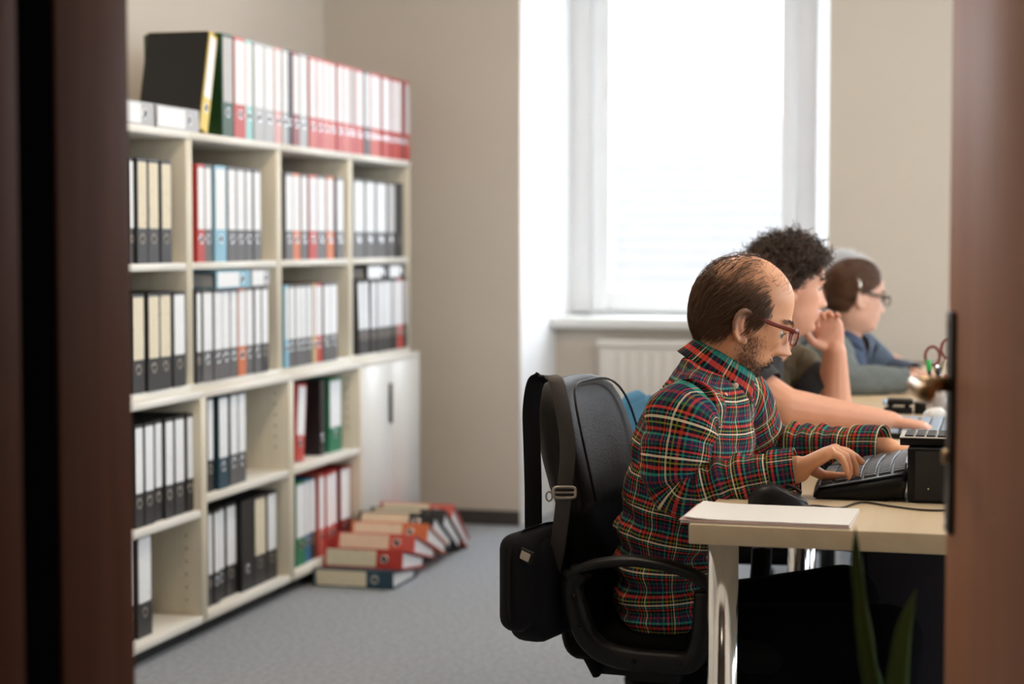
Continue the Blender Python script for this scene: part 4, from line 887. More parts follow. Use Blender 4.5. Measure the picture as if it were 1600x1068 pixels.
class Head:
    def __init__(s, R, o, sc, **kw):
        s.R, s.o, s.sc = R, np.asarray(o, float), sc; s.g = head_grid(**kw); s.nz, s.na = s.g.shape[:2]
        du = np.roll(s.g, -1, 1) - np.roll(s.g, 1, 1); dv = np.gradient(s.g, axis=0); s.n = unit(np.cross(du, dv))
        s.area = np.linalg.norm(np.cross(du, dv), axis=-1)
    def w(s, p): return (np.asarray(p, float) * s.sc) @ s.R.T + s.o
    def d(s, v): return np.asarray(v, float) @ s.R.T
    def loc(s, P): return ((P - s.o) @ s.R) / s.sc
    def mesh(s): return s.w(s.g.reshape(-1, 3)), grid_faces(s.nz, s.na)
    def sample(s, N, dens):
        """roots (local) and normals where dens(local points) in 0..1"""
        G = s.g.reshape(-1, 3); A = s.area.reshape(-1) * dens(G); A[A < 0] = 0; idx = rng.choice(len(A), N, p=A / A.sum())
        i, j = idx // s.na, idx % s.na; fi, fj = rng.random(N)[:, None], rng.random(N)[:, None]; i2 = np.minimum(i + 1, s.nz - 1); j2 = (j + 1) % s.na
        P = (s.g[i, j] * (1 - fj) + s.g[i, j2] * fj) * (1 - fi) + (s.g[i2, j] * (1 - fj) + s.g[i2, j2] * fj) * fi
        return P, s.n[i, j]
def nail(par, tip, f, n, off, m):
    R = np.stack([unit(f), unit(np.cross(n, f)), unit(n)], 1); V, Fc = ellipsoid(tip, (.006, .0048, .0012), R, 12, 8); return link('nail', quick('nail', V - off, Fc, True), m, par)
M_nail = mat('nail', (.68, .46, .40), .25)
def wrinkle(V, N, amp, fr, seed, sx=(1, 1, 1)):
    out = V.copy(); sx = np.array(sx)
    for i in range(len(V)):
        p = Vector((V[i] * sx + seed) * fr); a = noise.noise(p) ; b = 1 - abs(noise.noise(p * 1.9 + Vector((5, 2, 1)))) * 2
        out[i] = V[i] + N[i] * (amp * (.6 * a + .5 * b))
    return out
def norms(V, Fc):
    N = np.zeros_like(V)
    for f in Fc:
        if len(f) == 4:
            c = np.cross(V[f[2]] - V[f[0]], V[f[3]] - V[f[1]]); 
            for i in f: N[i] += c
    return unit(N)
def garment(name, P, ra, rb, m, parent, off, n=72, k=90, side=(0, 1, 0), rf=None, amp=.006, fr=9., seed=0., cap=False, ex=.9, rings=None, mod=None, thick=.0016, uvo=(0, 0)):
    """cloth tube with UVs in metres and folds"""
    C_ = catmull(P, k); tt = np.linspace(0, 1, len(P)); tk = np.linspace(0, 1, k)
    def ip(a): return catmull(np.asarray(a, float)[:, None], k)[:, 0]
    side_ = catmull(np.broadcast_to(np.asarray(side, float), (len(P), 3)), k)
    V, Fc, fr_ = sweep(C_, ip(ra), ip(rb), n, side=side_, cap=cap, rf=None if rf is None else ip(rf), ex=ex)
    N = norms(V, Fc); s = np.concatenate([[0], np.cumsum(np.linalg.norm(np.diff(C_, axis=0), axis=1))])
    A = np.linspace(0, 2 * PI, n, endpoint=False); rm = float(np.mean(ip(ra) + ip(rb)) / 2)
    uv = np.stack([np.tile(A * rm, k) + uvo[0], np.repeat(s, n) + uvo[1]], 1)
    W = wrinkle(V, N, amp, fr, seed)
    if rings is not None:          # (centre along path 0..1, width, amplitude, wavelength m)
        sv = np.repeat(tk, n); sm = np.repeat(s, n); av = np.tile(A, k)
        for (c, wd, am, wl, ph) in rings: W += N * (am * np.exp(-((sv - c) / wd) ** 2) * np.sin(2 * PI * sm / wl + 2.2 * np.sin(av + ph) + 1.3 * np.sin(2 * av + ph)))[:, None]
    if mod is not None: W = mod(W, N, np.repeat(tk, n), np.tile(A, k))
    # split the seam so the pattern does not smear
    seam = len(W); W = np.vstack([W, W.reshape(k, n, 3)[:, 0]]); uv = np.vstack([uv, uv.reshape(k, n, 2)[:, 0] + (2 * PI * rm, 0)])
    F2 = []
    for f in Fc:
        if len(f) == 4:
            i, j = f[0] // n, f[0] % n
            if j == n - 1: f = (f[0], seam + i, seam + i + 1, f[3])
        F2.append(f)
    o = link(name, quick(name, W - off, F2, True, uv), m, parent)
    if thick:
        so = o.modifiers.new('solid', 'SOLIDIFY'); so.thickness = thick; so.offset = -1
    return o
def plaid(name):
    m = bpy.data.materials.new(name); m.use_nodes = True; nt = m.node_tree; b = nt.nodes['Principled BSDF']; b.inputs['Roughness'].default_value = .9; b.inputs['Specular IOR Level'].default_value = .15
    uv = nt.nodes.new('ShaderNodeUVMap'); sp = nt.nodes.new('ShaderNodeSeparateXYZ'); nt.links.new(uv.outputs[0], sp.inputs[0])
    blk = (.006, .008, .014); nav = (.016, .024, .066); red = (.60, .050, .032); teal = (.030, .27, .21); olv = (.24, .29, .045); crm = (.92, .80, .55); mar = (.20, .026, .04); grn = (.016, .10, .058)
    seq = [(0, crm), (.045, blk), (.11, olv), (.15, blk), (.23, red), (.31, blk), (.39, teal), (.45, nav), (.57, mar), (.62, nav), (.70, grn), (.76, blk), (.84, red), (.885, blk), (.93, teal), (.955, blk)]
    def band(sock, period):
        d = nt.nodes.new('ShaderNodeMath'); d.operation = 'DIVIDE'; d.inputs[1].default_value = period; nt.links.new(sock, d.inputs[0]); fr = nt.nodes.new('ShaderNodeMath'); fr.operation = 'FRACT'; nt.links.new(d.outputs[0], fr.inputs[0])
        cr = nt.nodes.new('ShaderNodeValToRGB'); cr.color_ramp.interpolation = 'CONSTANT'; e = cr.color_ramp.elements; e[0].position = 0; e[0].color = seq[0][1] + (1,); e[1].position = seq[1][0]; e[1].color = seq[1][1] + (1,)
        for p, c in seq[2:]: x = e.new(p); x.color = c + (1,)
        nt.links.new(fr.outputs[0], cr.inputs[0]); return cr
    u, v = band(sp.outputs[0], .058), band(sp.outputs[1], .058)
    mx = nt.nodes.new('ShaderNodeMix'); mx.data_type = 'RGBA'; mx.inputs[0].default_value = .5; nt.links.new(u.outputs[0], mx.inputs[6]); nt.links.new(v.outputs[0], mx.inputs[7])
    li = nt.nodes.new('ShaderNodeMix'); li.data_type = 'RGBA'; li.blend_type = 'LIGHTEN'; li.inputs[0].default_value = .5; nt.links.new(mx.outputs[2], li.inputs[6]); nt.links.new(v.outputs[0], li.inputs[7])
    nt.links.new(li.outputs[2], b.inputs['Base Color']); return m
M_plaid = plaid('plaid flannel')
def trousers(parent, off, pel, hips, knees, ankles, m, vox=.008):
    mb = MB(); mb.add(*ellipsoid(pel, (.145, .18, .10), None, 24, 16))
    for h, k, a in zip(hips, knees, ankles): mb.add(*capsule(h, k, .098, .070)); mb.add(*capsule(k, a, .070, .050)); 
    me = remesh(mb, vox, 3); shift(me, off); me.materials.append(m); link('trousers', me, None, parent)
    for a in ankles:
        P = np.asarray(a, float); g = np.array([(-.055, 0, .035), (-.03, 0, .045), (.03, 0, .045), (.11, 0, .033), (.17, 0, .026), (.20, 0, .02)]) + (P[0], P[1], 0)
        V, Fc, _ = sweep(catmull(g, 20), np.interp(np.linspace(0, 1, 20), [0, .2, .6, .9, 1], [.02, .035, .045, .035, .01]), np.interp(np.linspace(0, 1, 20), [0, .2, .6, .9, 1], [.03, .042, .03, .022, .01]), 18); V[:, 2] = np.maximum(V[:, 2], .002)
        link('shoe', quick('shoe', V - off, Fc, True), M_shoe, parent)
def tint(me, H, off, fn):
    P = H.loc(coords(me) + off); c = np.zeros((len(P), 4), dtype=np.float32); c[:, 3] = 1; near = np.linalg.norm(P, axis=1) < .2; r, g, b = fn(P); c[:, 0] = r * near; c[:, 1] = g * near; c[:, 2] = b * near
    a = me.color_attributes.new('tint', 'FLOAT_COLOR', 'POINT'); a.data.foreach_set('color', np.clip(c, 0, 1).ravel())
def lipmask(P): return gs(P[:, 1], .021) * (gs(P[:, 2] + .0615, .006) + gs(P[:, 2] + .0745, .006)) * (P[:, 0] > .065)
def sstep(x, a, b): t = np.clip((x - a) / (b - a), 0, 1); return t * t * (3 - 2 * t)
def eyes(H, parent, off, m_i=None):
    for s in (-1, 1):
        V, Fc = ellipsoid((.0635, s * .032, .001), (.0118,) * 3, None, 20, 14); e = link('eyeball', quick('eye', H.w(V) - off, Fc, True), M_eye, parent)
        V, Fc = ellipsoid((.0730, s * .0325, .000), (.0030, .0055, .0055), None, 14, 10); link('iris', quick('iris', H.w(V) - off, Fc, True), M_iris, e)
        P = catmull([(.0775, s * .020, .0015), (.0800, s * .028, .0055), (.0785, s * .036, .0050), (.0715, s * .045, .000)], 10); V, Fc, _ = sweep(H.w(P), .0013, .0011, 6); link('lashes', quick('lash', V - off, Fc, True), M_hair2, e)
def brows(H, parent, off, m, N=220):
    for s in (-1, 1):
        t = rng.random(N); y = s * (.014 + .036 * t); z = .0255 + .005 * np.sin(t * PI * .8) - .004 * t + rng.normal(size=N) * .0016
        idx = np.array([np.argmin((H.g[..., 1] - yy) ** 2 + (H.g[..., 2] - zz_) ** 2 + (H.g[..., 0] < 0) * 1) for yy, zz_ in zip(y, z)]); R = H.g.reshape(-1, 3)[idx]; n = H.n.reshape(-1, 3)[idx]
        d = np.stack([-.4 * t, s * np.ones(N), .3 + 0 * t], 1); d = unit(d - n * (d * n).sum(1)[:, None]); L_ = .008 + .004 * rng.random(N)
        P = (np.stack([R + n * .0002 + d * (L_ * q)[:, None] + n * (.0022 * math.sin(q * 2.2)) for q in (0, .35, .7, 1)], 1))
        V, Fc = strands(H.w(P), .0006, .0003); link('eyebrow', quick('brow', V - off, Fc), m, parent)
def comb(H, roots, nrm, dirf, L_, S=7, lift=.002, wob=.002, grav=0.):
    """strands that follow the head surface in a local direction field"""
    pts = [roots + nrm * .0005]; p = roots.copy(); n = nrm.copy(); G = H.g[::2, ::2].reshape(-1, 3); GN = H.n[::2, ::2].reshape(-1, 3); ph = rng.normal(size=(len(roots), 3)) * wob
    lf = lift * (.4 + rng.random((len(roots), 1)))
    for k in range(1, S):
        d = dirf(p); d = unit(d - n * (d * n).sum(1)[:, None]); p = p + d * (L_ / (S - 1))[:, None] + ph / S
        # project to the surface
        idx = np.empty(len(p), int)
        for c in range(0, len(p), 400): idx[c:c + 400] = ((p[c:c + 400, None] - G[None]) ** 2).sum(-1).argmin(1)
        n = GN[idx]; h = ((p - G[idx]) * n).sum(1); tgt = lf[:, 0] * math.sin(min(1, k / (S - 1) * 1.4) * PI / 2) + .0006; p = p + n * (tgt - h)[:, None]; pts.append(p.copy())
    return np.stack(pts, 1)
def specs(H, parent, off, m, w_=.052, hgt=.034, zc=-.002, xf=.106, ml=None, temple=True):
    g = empty_part = None
    fr = MB()
    for s in (-1, 1):
        a = np.linspace(0, 2 * PI, 40); cy = s * .034; P = np.stack([xf - .10 * (abs(cy + .5 * w_ * np.cos(a)) ** 2) * 1.6 + 0 * a, cy + .5 * w_ * np.sign(np.cos(a)) * abs(np.cos(a)) ** .7, zc + .5 * hgt * np.sign(np.sin(a)) * abs(np.sin(a)) ** .7], 1)
        V, Fc, _ = sweep(H.w(P), .0026, .0022, 8, cap=False); fr.add(V, Fc)
    P = np.array([(xf - .001, -.009, zc + .008), (xf + .004, 0, zc + .010), (xf - .001, .009, zc + .008)]); V, Fc, _ = sweep(H.w(catmull(P, 10)), .0022, .0022, 8); fr.add(V, Fc)
    V = np.concatenate(fr.V); o = link('spectacles', quick('specs', V - off, fr.F, True), m, parent)
    for s in (-1, 1):
        a = np.linspace(0, 2 * PI, 32, endpoint=False); cy = s * .034; V = np.stack([xf - .0015 - .10 * (abs(cy + .5 * w_ * np.cos(a)) ** 2) * 1.6, cy + .48 * w_ * np.sign(np.cos(a)) * abs(np.cos(a)) ** .7, zc + .48 * hgt * np.sign(np.sin(a)) * abs(np.sin(a)) ** .7], 1)
        link('lens', quick('lens', H.w(V) - off, [tuple(range(32))]), M_lens, o)
        P = catmull([(xf - .006, s * .061, zc + .012), (xf - .012, s * .071, zc + .012), (.04, s * .0765, zc + .013), (.006, s * .0785, zc + .016), (-.010, s * .0795, zc + .012), (-.030, s * .079, -.014)], 24)
        V, Fc, _ = sweep(H.w(P), .0018, .0044, 8, side=H.d((0, 1, 0))); link('temple', quick('temple', V - off, Fc, True), m, o)
    return o

def start_person(label, loc): o = empty('person', loc, label, 'person'); return o, np.array(o.location)

# ---------- the man in the plaid shirt
m1, O1 = start_person('balding man in plaid flannel shirt and red glasses typing at the near desk', (-.64, 3.64, .0))
H1 = Head(rotm(math.radians(20), math.radians(17)), (0, 0, 0), 1.03, jaw=.95, skull=1.15, low=.80, shear=.30, nose=1.08)
ear = at(1162, 509, 3.575); H1.o = ear - H1.d(np.array((-.012, -.075, -.004)) * H1.sc)
Yc = 3.64
pel, ches, nb_ = at(1062, 985, Yc), at(1088, 690, Yc), at(1116, 566, Yc)
shR, elR, wrR = at(1070, 650, 3.455), at(1068, 768, 3.425), at(1246, 733, 3.425)
shL, elL, wrL = at(1150, 628, 3.83), at(1190, 702, 3.90), at(1388, 703, 3.84)
hipR, hipL = pel + (.03, -.09, -.02), pel + (.03, .09, -.02)
knR, knL = at(1385, 1000, 3.51), at(1318, 935, 3.71)
anR, anL = np.array((knR[0] - .02, 3.51, .085)), np.array((knL[0] + .10, 3.71, .085))
mb = MB(); mb.add(*H1.mesh())
for s in (-1, 1):
    for V, Fc in ear_parts(s): mb.add(H1.w(V), Fc)
hb = H1.w((-.022, 0, -.055)); mb.add(*capsule(hb, nb_ + (-.005, 0, -.02), .056, .060, 24)); mb.add(*capsule(H1.w((.005, 0, -.085)), nb_ + (.015, 0, -.02), .042, .052, 20))
V, Fc, _ = sweep(catmull([pel, at(1066, 870, Yc), at(1080, 780, Yc), ches, at(1102, 620, Yc), nb_], 30), np.interp(np.linspace(0, 1, 30), [0, .4, .75, .9, 1], [.15, .135, .140, .085, .045]), np.interp(np.linspace(0, 1, 30), [0, .4, .75, .9, 1], [.10, .10, .09, .06, .05]), 24); mb.add(V, Fc)
for sh_, el, wr in ((shR, elR, wrR), (shL, elL, wrL)):
    mb.add(*capsule(sh_ + (0, 0, -.012), el, .042, .038)); mb.add(*capsule(el, wr, .040, .026))
for h, k, a in ((hipR, knR, anR), (hipL, knL, anL)): mb.add(*capsule(h, k, .075, .05)); mb.add(*capsule(k, a, .05, .035))
fR = unit(wrR - elR); 
fRh = unit(unit(at(1285, 712, 3.43) - wrR)); nR = unit(np.cross(np.array((0, 1., 0)), fRh)); nR = nR if nR[2] > 0 else -nR
tipsR = hand(mb, wrR, fRh, nR, (0, 1, 0), [(38, 22, 12), (52, 40, 20), (58, 44, 22), (52, 34, 18)], .012, ((.45, .50, -.75), (.8, .15, -.55), (.9, -.1, -.35)), sc=.96)
fLh = unit(np.array((1, -.06, -.10))); nL = unit(np.array((.1, 0, 1.)))
hand(mb, wrL, fLh, nL, (0, -1, 0), [(20, 25, 15), (24, 28, 15), (24, 28, 15), (20, 25, 15)], .03, sc=.96)
me = remesh(mb, .0032, 2); shift(me, O1)
def hair1(P):
    x, y, z = P[:, 0], P[:, 1], P[:, 2]
    line = np.interp(z, [-.07, -.05, -.02, .0, .03, .06, .09, .12], [-.045, -.04, -.03, .020, .038, .030, .012, .0])     # front limit
    d = sstep(line - x, -.004, .012) * sstep(z, -.040, -.028)
    d *= 1 - .9 * sstep(-np.abs(x + .004), -.026, -.02) * sstep(-z, -.012, -.004) * (z < .012)      # around the ear
    thin = sstep(z, .032, .088) * sstep(x, -.115, -.080)
    return d * (1 - .90 * thin)
def stub1(P):
    x, y, z = P[:, 0], P[:, 1], P[:, 2]; jaw = sstep(-z, .050, .075) * sstep(x, -.005, .02) * sstep(-(z), -.2, .0)
    side = sstep(-z, .005, .03) * gs(x - .012, .020) * sstep(np.abs(y), .04, .055); mo = gs(z + .052, .007) * gs(y, .03) * (x > .06)
    return np.clip(jaw + .9 * side + .6 * mo, 0, 1)
tint(me, H1, O1, lambda P: (lipmask(P) * .7 + .35 * gs(P[:, 0] + .018, .03) * gs(np.abs(P[:, 1]) - .085, .012) * gs(P[:, 2], .03), .55 * stub1(P), hair1(P) * .75))
me.materials.append(skinmat('skin of the balding man', M_skin_cols['a'])); body1 = link('body', me, None, m1)
eyes(H1, m1, O1); brows(H1, m1, O1, M_hair1)
# hair
def dir1(p):
    x, y, z = p[:, 0], p[:, 1], p[:, 2]; d = np.stack([-.75 + 0 * x, 0 * x, -1 + 0 * x], 1); d[z > .075] = d[z > .075] * (1, 1, .2) + np.stack([0 * x, np.sign(y) * .6, -.4 + 0 * x], 1)[z > .075]; return d
N = 5000; R0, n0_ = H1.sample(N, hair1); L_ = np.where(R0[:, 2] > .05, .042, .028 + .014 * rng.random(N)) * np.where(R0[:, 2] < -.03, .6, 1)
P = comb(H1, R0, n0_, dir1, L_, 7, .0075, .006); V, Fc = strands(H1.w(P), .00062, .00028); link('hair', quick('hair', V - O1, Fc), M_hair1, m1)
fuzz = lambda P: sstep(P[:, 2], .07, .09) * sstep(.07 - P[:, 0], 0, .01)
R0, n0_ = H1.sample(260, fuzz); d_ = unit(n0_ * .5 + rng.normal(size=R0.shape) * .45 + (-.25, 0, 0)); P = np.stack([R0 + d_ * q + rng.normal(size=R0.shape) * .10 * q for q in (0, .006, .012, .017)], 1); V, Fc = strands(H1.w(P), .00030, .00015); link('top_hair', quick('fuzz', V - O1, Fc), M_hair1, m1)
R0, n0_ = H1.sample(2600, stub1); d_ = unit(n0_ * .5 + np.array((.2, 0, -.9)) + rng.normal(size=R0.shape) * .35); P = np.stack([R0 + d_ * q for q in (0, .002, .0035, .005)], 1); V, Fc = strands(H1.w(P), .00034, .00015); link('beard', quick('beard', V - O1, Fc), M_beard, m1)
gl = specs(H1, m1, O1, M_red, .050, .031, .003, .0995)
# shirt
shirt = garment('shirt', [at(1062, 1008, Yc), at(1062, 950, Yc), at(1058, 870, Yc), at(1072, 780, Yc), at(1089, 695, Yc), at(1103, 628, Yc), at(1110, 588, Yc), at(1115, 570, Yc)],
    [.198, .190, .178, .180, .188, .178, .128, .072], [.122, .124, .122, .124, .120, .100, .072, .058], M_plaid, m1, O1, 110, 130, rf=[.110, .108, .100, .106, .112, .092, .066, .056], amp=.014, fr=8., seed=3.1, rings=[(.12, .10, .007, .045, .5), (.30, .12, .008, .06, 2.)])
slR = garment('sleeve', [shR + (.035, .11, -.01), shR + (.004, .0, .006), at(1056, 705, 3.425), at(1058, 752, 3.423), at(1092, 770, 3.42), at(1150, 754, 3.42), at(1200, 743, 3.42), at(1243, 737, 3.42)],
    [.036, .066, .064, .056, .055, .051, .046, .041], [.036, .068, .066, .058, .054, .050, .044, .040], M_plaid, shirt, O1, 72, 130, amp=.008, fr=11., seed=7.7, uvo=(.01, .024), rings=[(.45, .09, .004, .036, 0), (.64, .12, .007, .036, 1.5), (.16, .10, .005, .05, .7)])
slL = garment('sleeve', [shL + (-.03, -.05, .02), shL, at(1172, 675, 3.88), elL, at(1230, 703, 3.90), at(1290, 702, 3.88), at(1340, 702, 3.86), at(1378, 702, 3.845)],
    [.07, .076, .068, .060, .056, .052, .048, .046], [.072, .078, .068, .060, .056, .052, .048, .046], M_plaid, shirt, O1, 64, 110, amp=.008, fr=11., seed=1.7, uvo=(.0, .024), rings=[(.45, .10, .006, .030, 0), (.62, .14, .005, .034, 1.5)])
for A_, B_, C_ in ((at(1205, 742, 3.42), at(1226, 739, 3.42), at(1245, 736.5, 3.42)),): garment('cuff', [A_, B_, C_], [.045, .0445, .044], [.044, .0435, .043], M_plaid, slR, O1, 60, 16, amp=.001, uvo=(.01, .006), thick=.003)
garment('cuff', [at(1338, 702, 3.86), at(1360, 702, 3.85), at(1382, 702.5, 3.842)], [.050, .0495, .049], [.050, .0495, .049], M_plaid, slL, O1, 60, 16, amp=.001, thick=.003)
# collar: band and turned-down leaf around a forward-tilted neck axis
ax_ = rotm(math.radians(14), math.radians(34)); cc0 = at(1126, 570, Yc)
V = []; UV = []; na_ = 80
for k, (r0, h, fr_) in enumerate(((.055, .000, 0), (.055, .022, 0), (.056, .034, 0), (.060, .035, 0), (.066, .022, 0), (.073, .000, 1), (.078, -.014, 1))):
    for j in range(na_):
        a = math.radians(12) + (2 * PI - math.radians(24)) * j / (na_ - 1); tip = math.exp(-((min(a, 2 * PI - a) - .2) / .32) ** 2) * (.022 if fr_ and k == 6 else .010 if fr_ else 0)
        q = np.array((r0 * 1.10 * math.cos(a) + tip * .7, r0 * .98 * math.sin(a), h - tip * .8 - .012)); V.append(ax_ @ q + cc0); UV.append((a * .07 + .013, h * .9 + k * .010 + .021))
Fc = [(k * na_ + j, k * na_ + j + 1, (k + 1) * na_ + j + 1, (k + 1) * na_ + j) for k in range(6) for j in range(na_ - 1)]
co = link('collar', quick('collar', np.array(V) - O1, Fc, True, np.array(UV)), M_plaid, shirt); so = co.modifiers.new('s', 'SOLIDIFY'); so.thickness = .002
for (u, v, Y) in ((1150, 602, 3.555), (1133, 617, 3.53)):
    p = at(u, v, Y); V, Fc = ellipsoid(p, (.0055, .0022, .0055), rotm(.5, 0), 14, 8); link('button', quick('btn', V - O1, Fc, True), M_button, co)
trousers(m1, O1, pel + (.02, 0, -.04), (hipR, hipL), (knR, knL), (anR, anL), M_trous)

# ---------- generic seated person for the people behind
def seated(label, loc, H, pel, mid, ches, nb_, arms, legs, skin, tintf, hands, vox, neck=(.05, .055), tw=(.14, .14, .16, .12, .05), td=(.10, .10, .095, .06, .045)):
    p, O = start_person(label, loc); mb = MB(); mb.add(*H.mesh())
    for s in (-1, 1):
        for V, Fc in ear_parts(s): mb.add(H.w(V), Fc)
    mb.add(*capsule(H.w((-.022, 0, -.055)), nb_, neck[0], neck[1], 22)); mb.add(*capsule(H.w((.004, 0, -.085)), nb_ + (.012, 0, -.01), neck[0] * .75, neck[1] * .9, 20))
    t = np.linspace(0, 1, 26); V, Fc, _ = sweep(catmull([pel, mid, ches, nb_], 26), np.interp(t, [0, .35, .7, .88, 1], tw), np.interp(t, [0, .35, .7, .88, 1], td), 24); mb.add(V, Fc)
    for (a, e, w_), (r0, r1, r2) in arms: mb.add(*capsule(a, e, r0, r1)); mb.add(*capsule(e, w_, r1, r2))
    for h, k, a in legs: mb.add(*capsule(h, k, .075, .05)); mb.add(*capsule(k, a, .05, .035))
    for hd in hands: hand(mb, *hd[0], **hd[1])
    me = remesh(mb, vox, 2); shift(me, O); tint(me, H, O, tintf); me.materials.append(skin); link('body', me, None, p); eyes(H, p, O); brows(H, p, O, M_hair2, 140)
    return p, O
def legs_for(pel, y, kx, ax):
    return [(pel + (.03, s * .09, -.02), np.array((kx, y + s * .11, .50)), np.array((ax, y + s * .12, .075))) for s in (-1, 1)]
# ---------- the curly-haired man
Y2 = 4.75
H2 = Head(rotm(math.radians(23), math.radians(8)), at(1231, 446, Y2), 1.0, jaw=1.0, nose=.85)
pel2, mid2, che2, nb2 = at(1120, 760, Y2), at(1125, 680, Y2), at(1150, 610, Y2), at(1198, 535, Y2)
shR2, elR2, wrR2 = at(1150, 588, 4.53), at(1226, 636, 4.50), at(1392, 671, 4.60)
shL2, elL2, wrL2 = at(1232, 578, 4.96), at(1302, 645, 4.93), at(1304, 549, 4.88)
elR2[2] = max(elR2[2], .80); wrR2[2] = max(wrR2[2], .775); elL2[2] = max(elL2[2], .792)
lg2 = legs_for(pel2, Y2, -.20, -.12)
fh2 = unit(at(1284, 508, 4.86) - wrL2)
hup = unit(np.array((0, 0, 1.)) - r_ * .30)
hands2 = [((wrR2, unit(np.array((1, .12, -.10))), (.12, 0, 1), (0, 1, 0), [(28, 30, 18), (30, 32, 18), (30, 32, 18), (28, 30, 16)], .02), dict(sc=1.02)),
          ((wrL2, hup, fh, -r_, [(42, 58, 38), (38, 56, 36), (34, 54, 34), (30, 50, 30)], .03), dict(sc=1.02, thumb=((.55, .70, -.35), (.85, .35, -.3), (.95, .0, -.2))))]
def scalp2(P): return sstep(np.interp(P[:, 2], [-.06, -.03, 0, .03, .05, .07, .12], [-.05, -.03, .012, .030, .052, .075, .09]) - P[:, 0], -.004, .006) * sstep(P[:, 2], -.06, -.045)
m2, O2 = seated('curly-haired man in dark T-shirt with hand at his chin at the second desk', (pel2[0], Y2, 0), H2, pel2, mid2, che2, nb2, [((shR2, elR2, wrR2), (.056, .050, .029)), ((shL2, elL2, wrL2), (.054, .049, .031))], lg2, skinmat('skin of the curly-haired man', M_skin_cols['b']), lambda P: (lipmask(P) * .8, .12 * stub1(P), scalp2(P) * .9), hands2, .0042)
# curls
N = 1900; R0, n0_ = H2.sample(N, lambda P: scalp2(P) * (.5 + sstep(P[:, 2], 0, .06))); S = 14; q = np.linspace(0, 1, S)
L_ = (.024 + .018 * rng.random(N)) * np.interp(R0[:, 2], [-.05, 0, .05, .1], [.45, .7, 1, 1.05]); A_ = unit(np.cross(n0_, rng.normal(size=n0_.shape))); B_ = np.cross(n0_, A_); ph = rng.random(N) * 6.28; rad = .0035 + .004 * rng.random(N)
tw_ = 1.3 + 1.2 * rng.random(N); lean_ = unit(rng.normal(size=n0_.shape) + np.array((.15, 0, -.3)))
P = np.stack([R0 + n0_ * (L_ * (k * (1 - .35 * k)))[:, None] + lean_ * (L_ * .55 * k * k)[:, None] + A_ * (rad * min(1, k * 3) * np.cos(ph + 6.28 * tw_ * k))[:, None] + B_ * (rad * min(1, k * 3) * np.sin(ph + 6.28 * tw_ * k))[:, None] for k in q], 1)
V, Fc = strands(H2.w(P), .0017, .0009); link('hair', quick('curls', V - O2, Fc, True), M_hair2, m2)
tee = garment('t_shirt', [pel2 + (0, 0, -.03), mid2, che2, at(1172, 570, Y2), at(1188, 548, Y2), nb2 + (-.003, 0, -.004)], [.175, .170, .185, .165, .105, .068], [.130, .130, .130, .105, .080, .062], M_tee, m2, O2, 72, 70, rf=[.13, .13, .125, .10, .07, .058], amp=.008, fr=8, seed=4.2)
garment('sleeve', [shR2 + (-.01, .13, -.02), shR2 + (0, .0, .004), shR2 * .62 + elR2 * .38 + (0, 0, .004), shR2 * .45 + elR2 * .55], [.02, .072, .068, .066], [.02, .074, .070, .066], M_tee, tee, O2, 48, 40, amp=.005, fr=12, seed=1.)
garment('sleeve', [shL2 + (-.06, -.15, -.03), shL2, shL2 * .6 + elL2 * .4], [.02, .070, .066], [.02, .072, .068], M_olive, tee, O2, 48, 30, amp=.005, fr=12, seed=2.)
garment('sleeve_band', [shL2 * .62 + elL2 * .38, shL2 * .4 + elL2 * .6, shL2 * .2 + elL2 * .8], [.069, .070, .066], [.071, .071, .067], M_tee, tee, O2, 48, 24, amp=.004, fr=12, seed=3.)
trousers(m2, O2, pel2 + (.02, 0, -.03), [l[0] for l in lg2], [l[1] for l in lg2], [l[2] for l in lg2], M_trous, .012)
simple_chair(pel2[0] + .02, Y2, M_blue, 'blue fabric task chair under the curly-haired man', 0, .825)

# ---------- the woman with glasses
Y3 = 6.0
H3 = Head(rotm(math.radians(27), math.radians(8)), at(1337, 464, Y3), .97, jaw=.8, nose=.8, low=.9)
pel3, mid3, che3, nb3 = at(1285, 690, Y3), at(1288, 640, Y3), at(1300, 580, Y3), at(1318, 528, Y3)
shR3, elR3, wrR3 = at(1303, 552, 5.84), at(1325, 606, 5.78), at(1425, 617, 5.86)
shL3, elL3, wrL3 = at(1345, 546, 6.15), at(1386, 592, 6.20), at(1432, 610, 6.08)
for e in (elR3, wrR3, elL3, wrL3): e[2] = max(e[2], .79)
lg3 = legs_for(pel3, Y3, -.20, -.12)
hands3 = [((wrR3, unit(np.array((1, .1, -.1))), (.1, 0, 1), (0, 1, 0), [(25, 30, 18)] * 4, .02), dict(sc=.92)), ((wrL3, unit(np.array((1, -.2, -.1))), (.1, 0, 1), (0, -1, 0), [(25, 30, 18)] * 4, .02), dict(sc=.92))]
def scalp3(P): return sstep(np.interp(P[:, 2], [-.06, -.03, 0, .03, .05, .07, .12], [-.045, -.030, -.010, .030, .055, .066, .08]) - P[:, 0], -.004, .006) * sstep(P[:, 2], -.065, -.05) * (1 - sstep(-np.abs(P[:, 0] + .008), -.024, -.018) * (P[:, 2] < .016))
m3, O3 = seated('woman with glasses and pinned-back auburn hair at the far desk', (pel3[0], Y3, 0), H3, pel3, mid3, che3, nb3, [((shR3, elR3, wrR3), (.042, .036, .024)), ((shL3, elL3, wrL3), (.042, .036, .024))], lg3, skinmat('skin of the woman', M_skin_cols['c']), lambda P: (lipmask(P) * .9, 0 * P[:, 0], scalp3(P)), hands3, .005, (.043, .048), (.13, .115, .135, .10, .045), (.09, .09, .09, .055, .04))
def dir3(p): t = np.array((-.115, 0, -.02)); return t - p
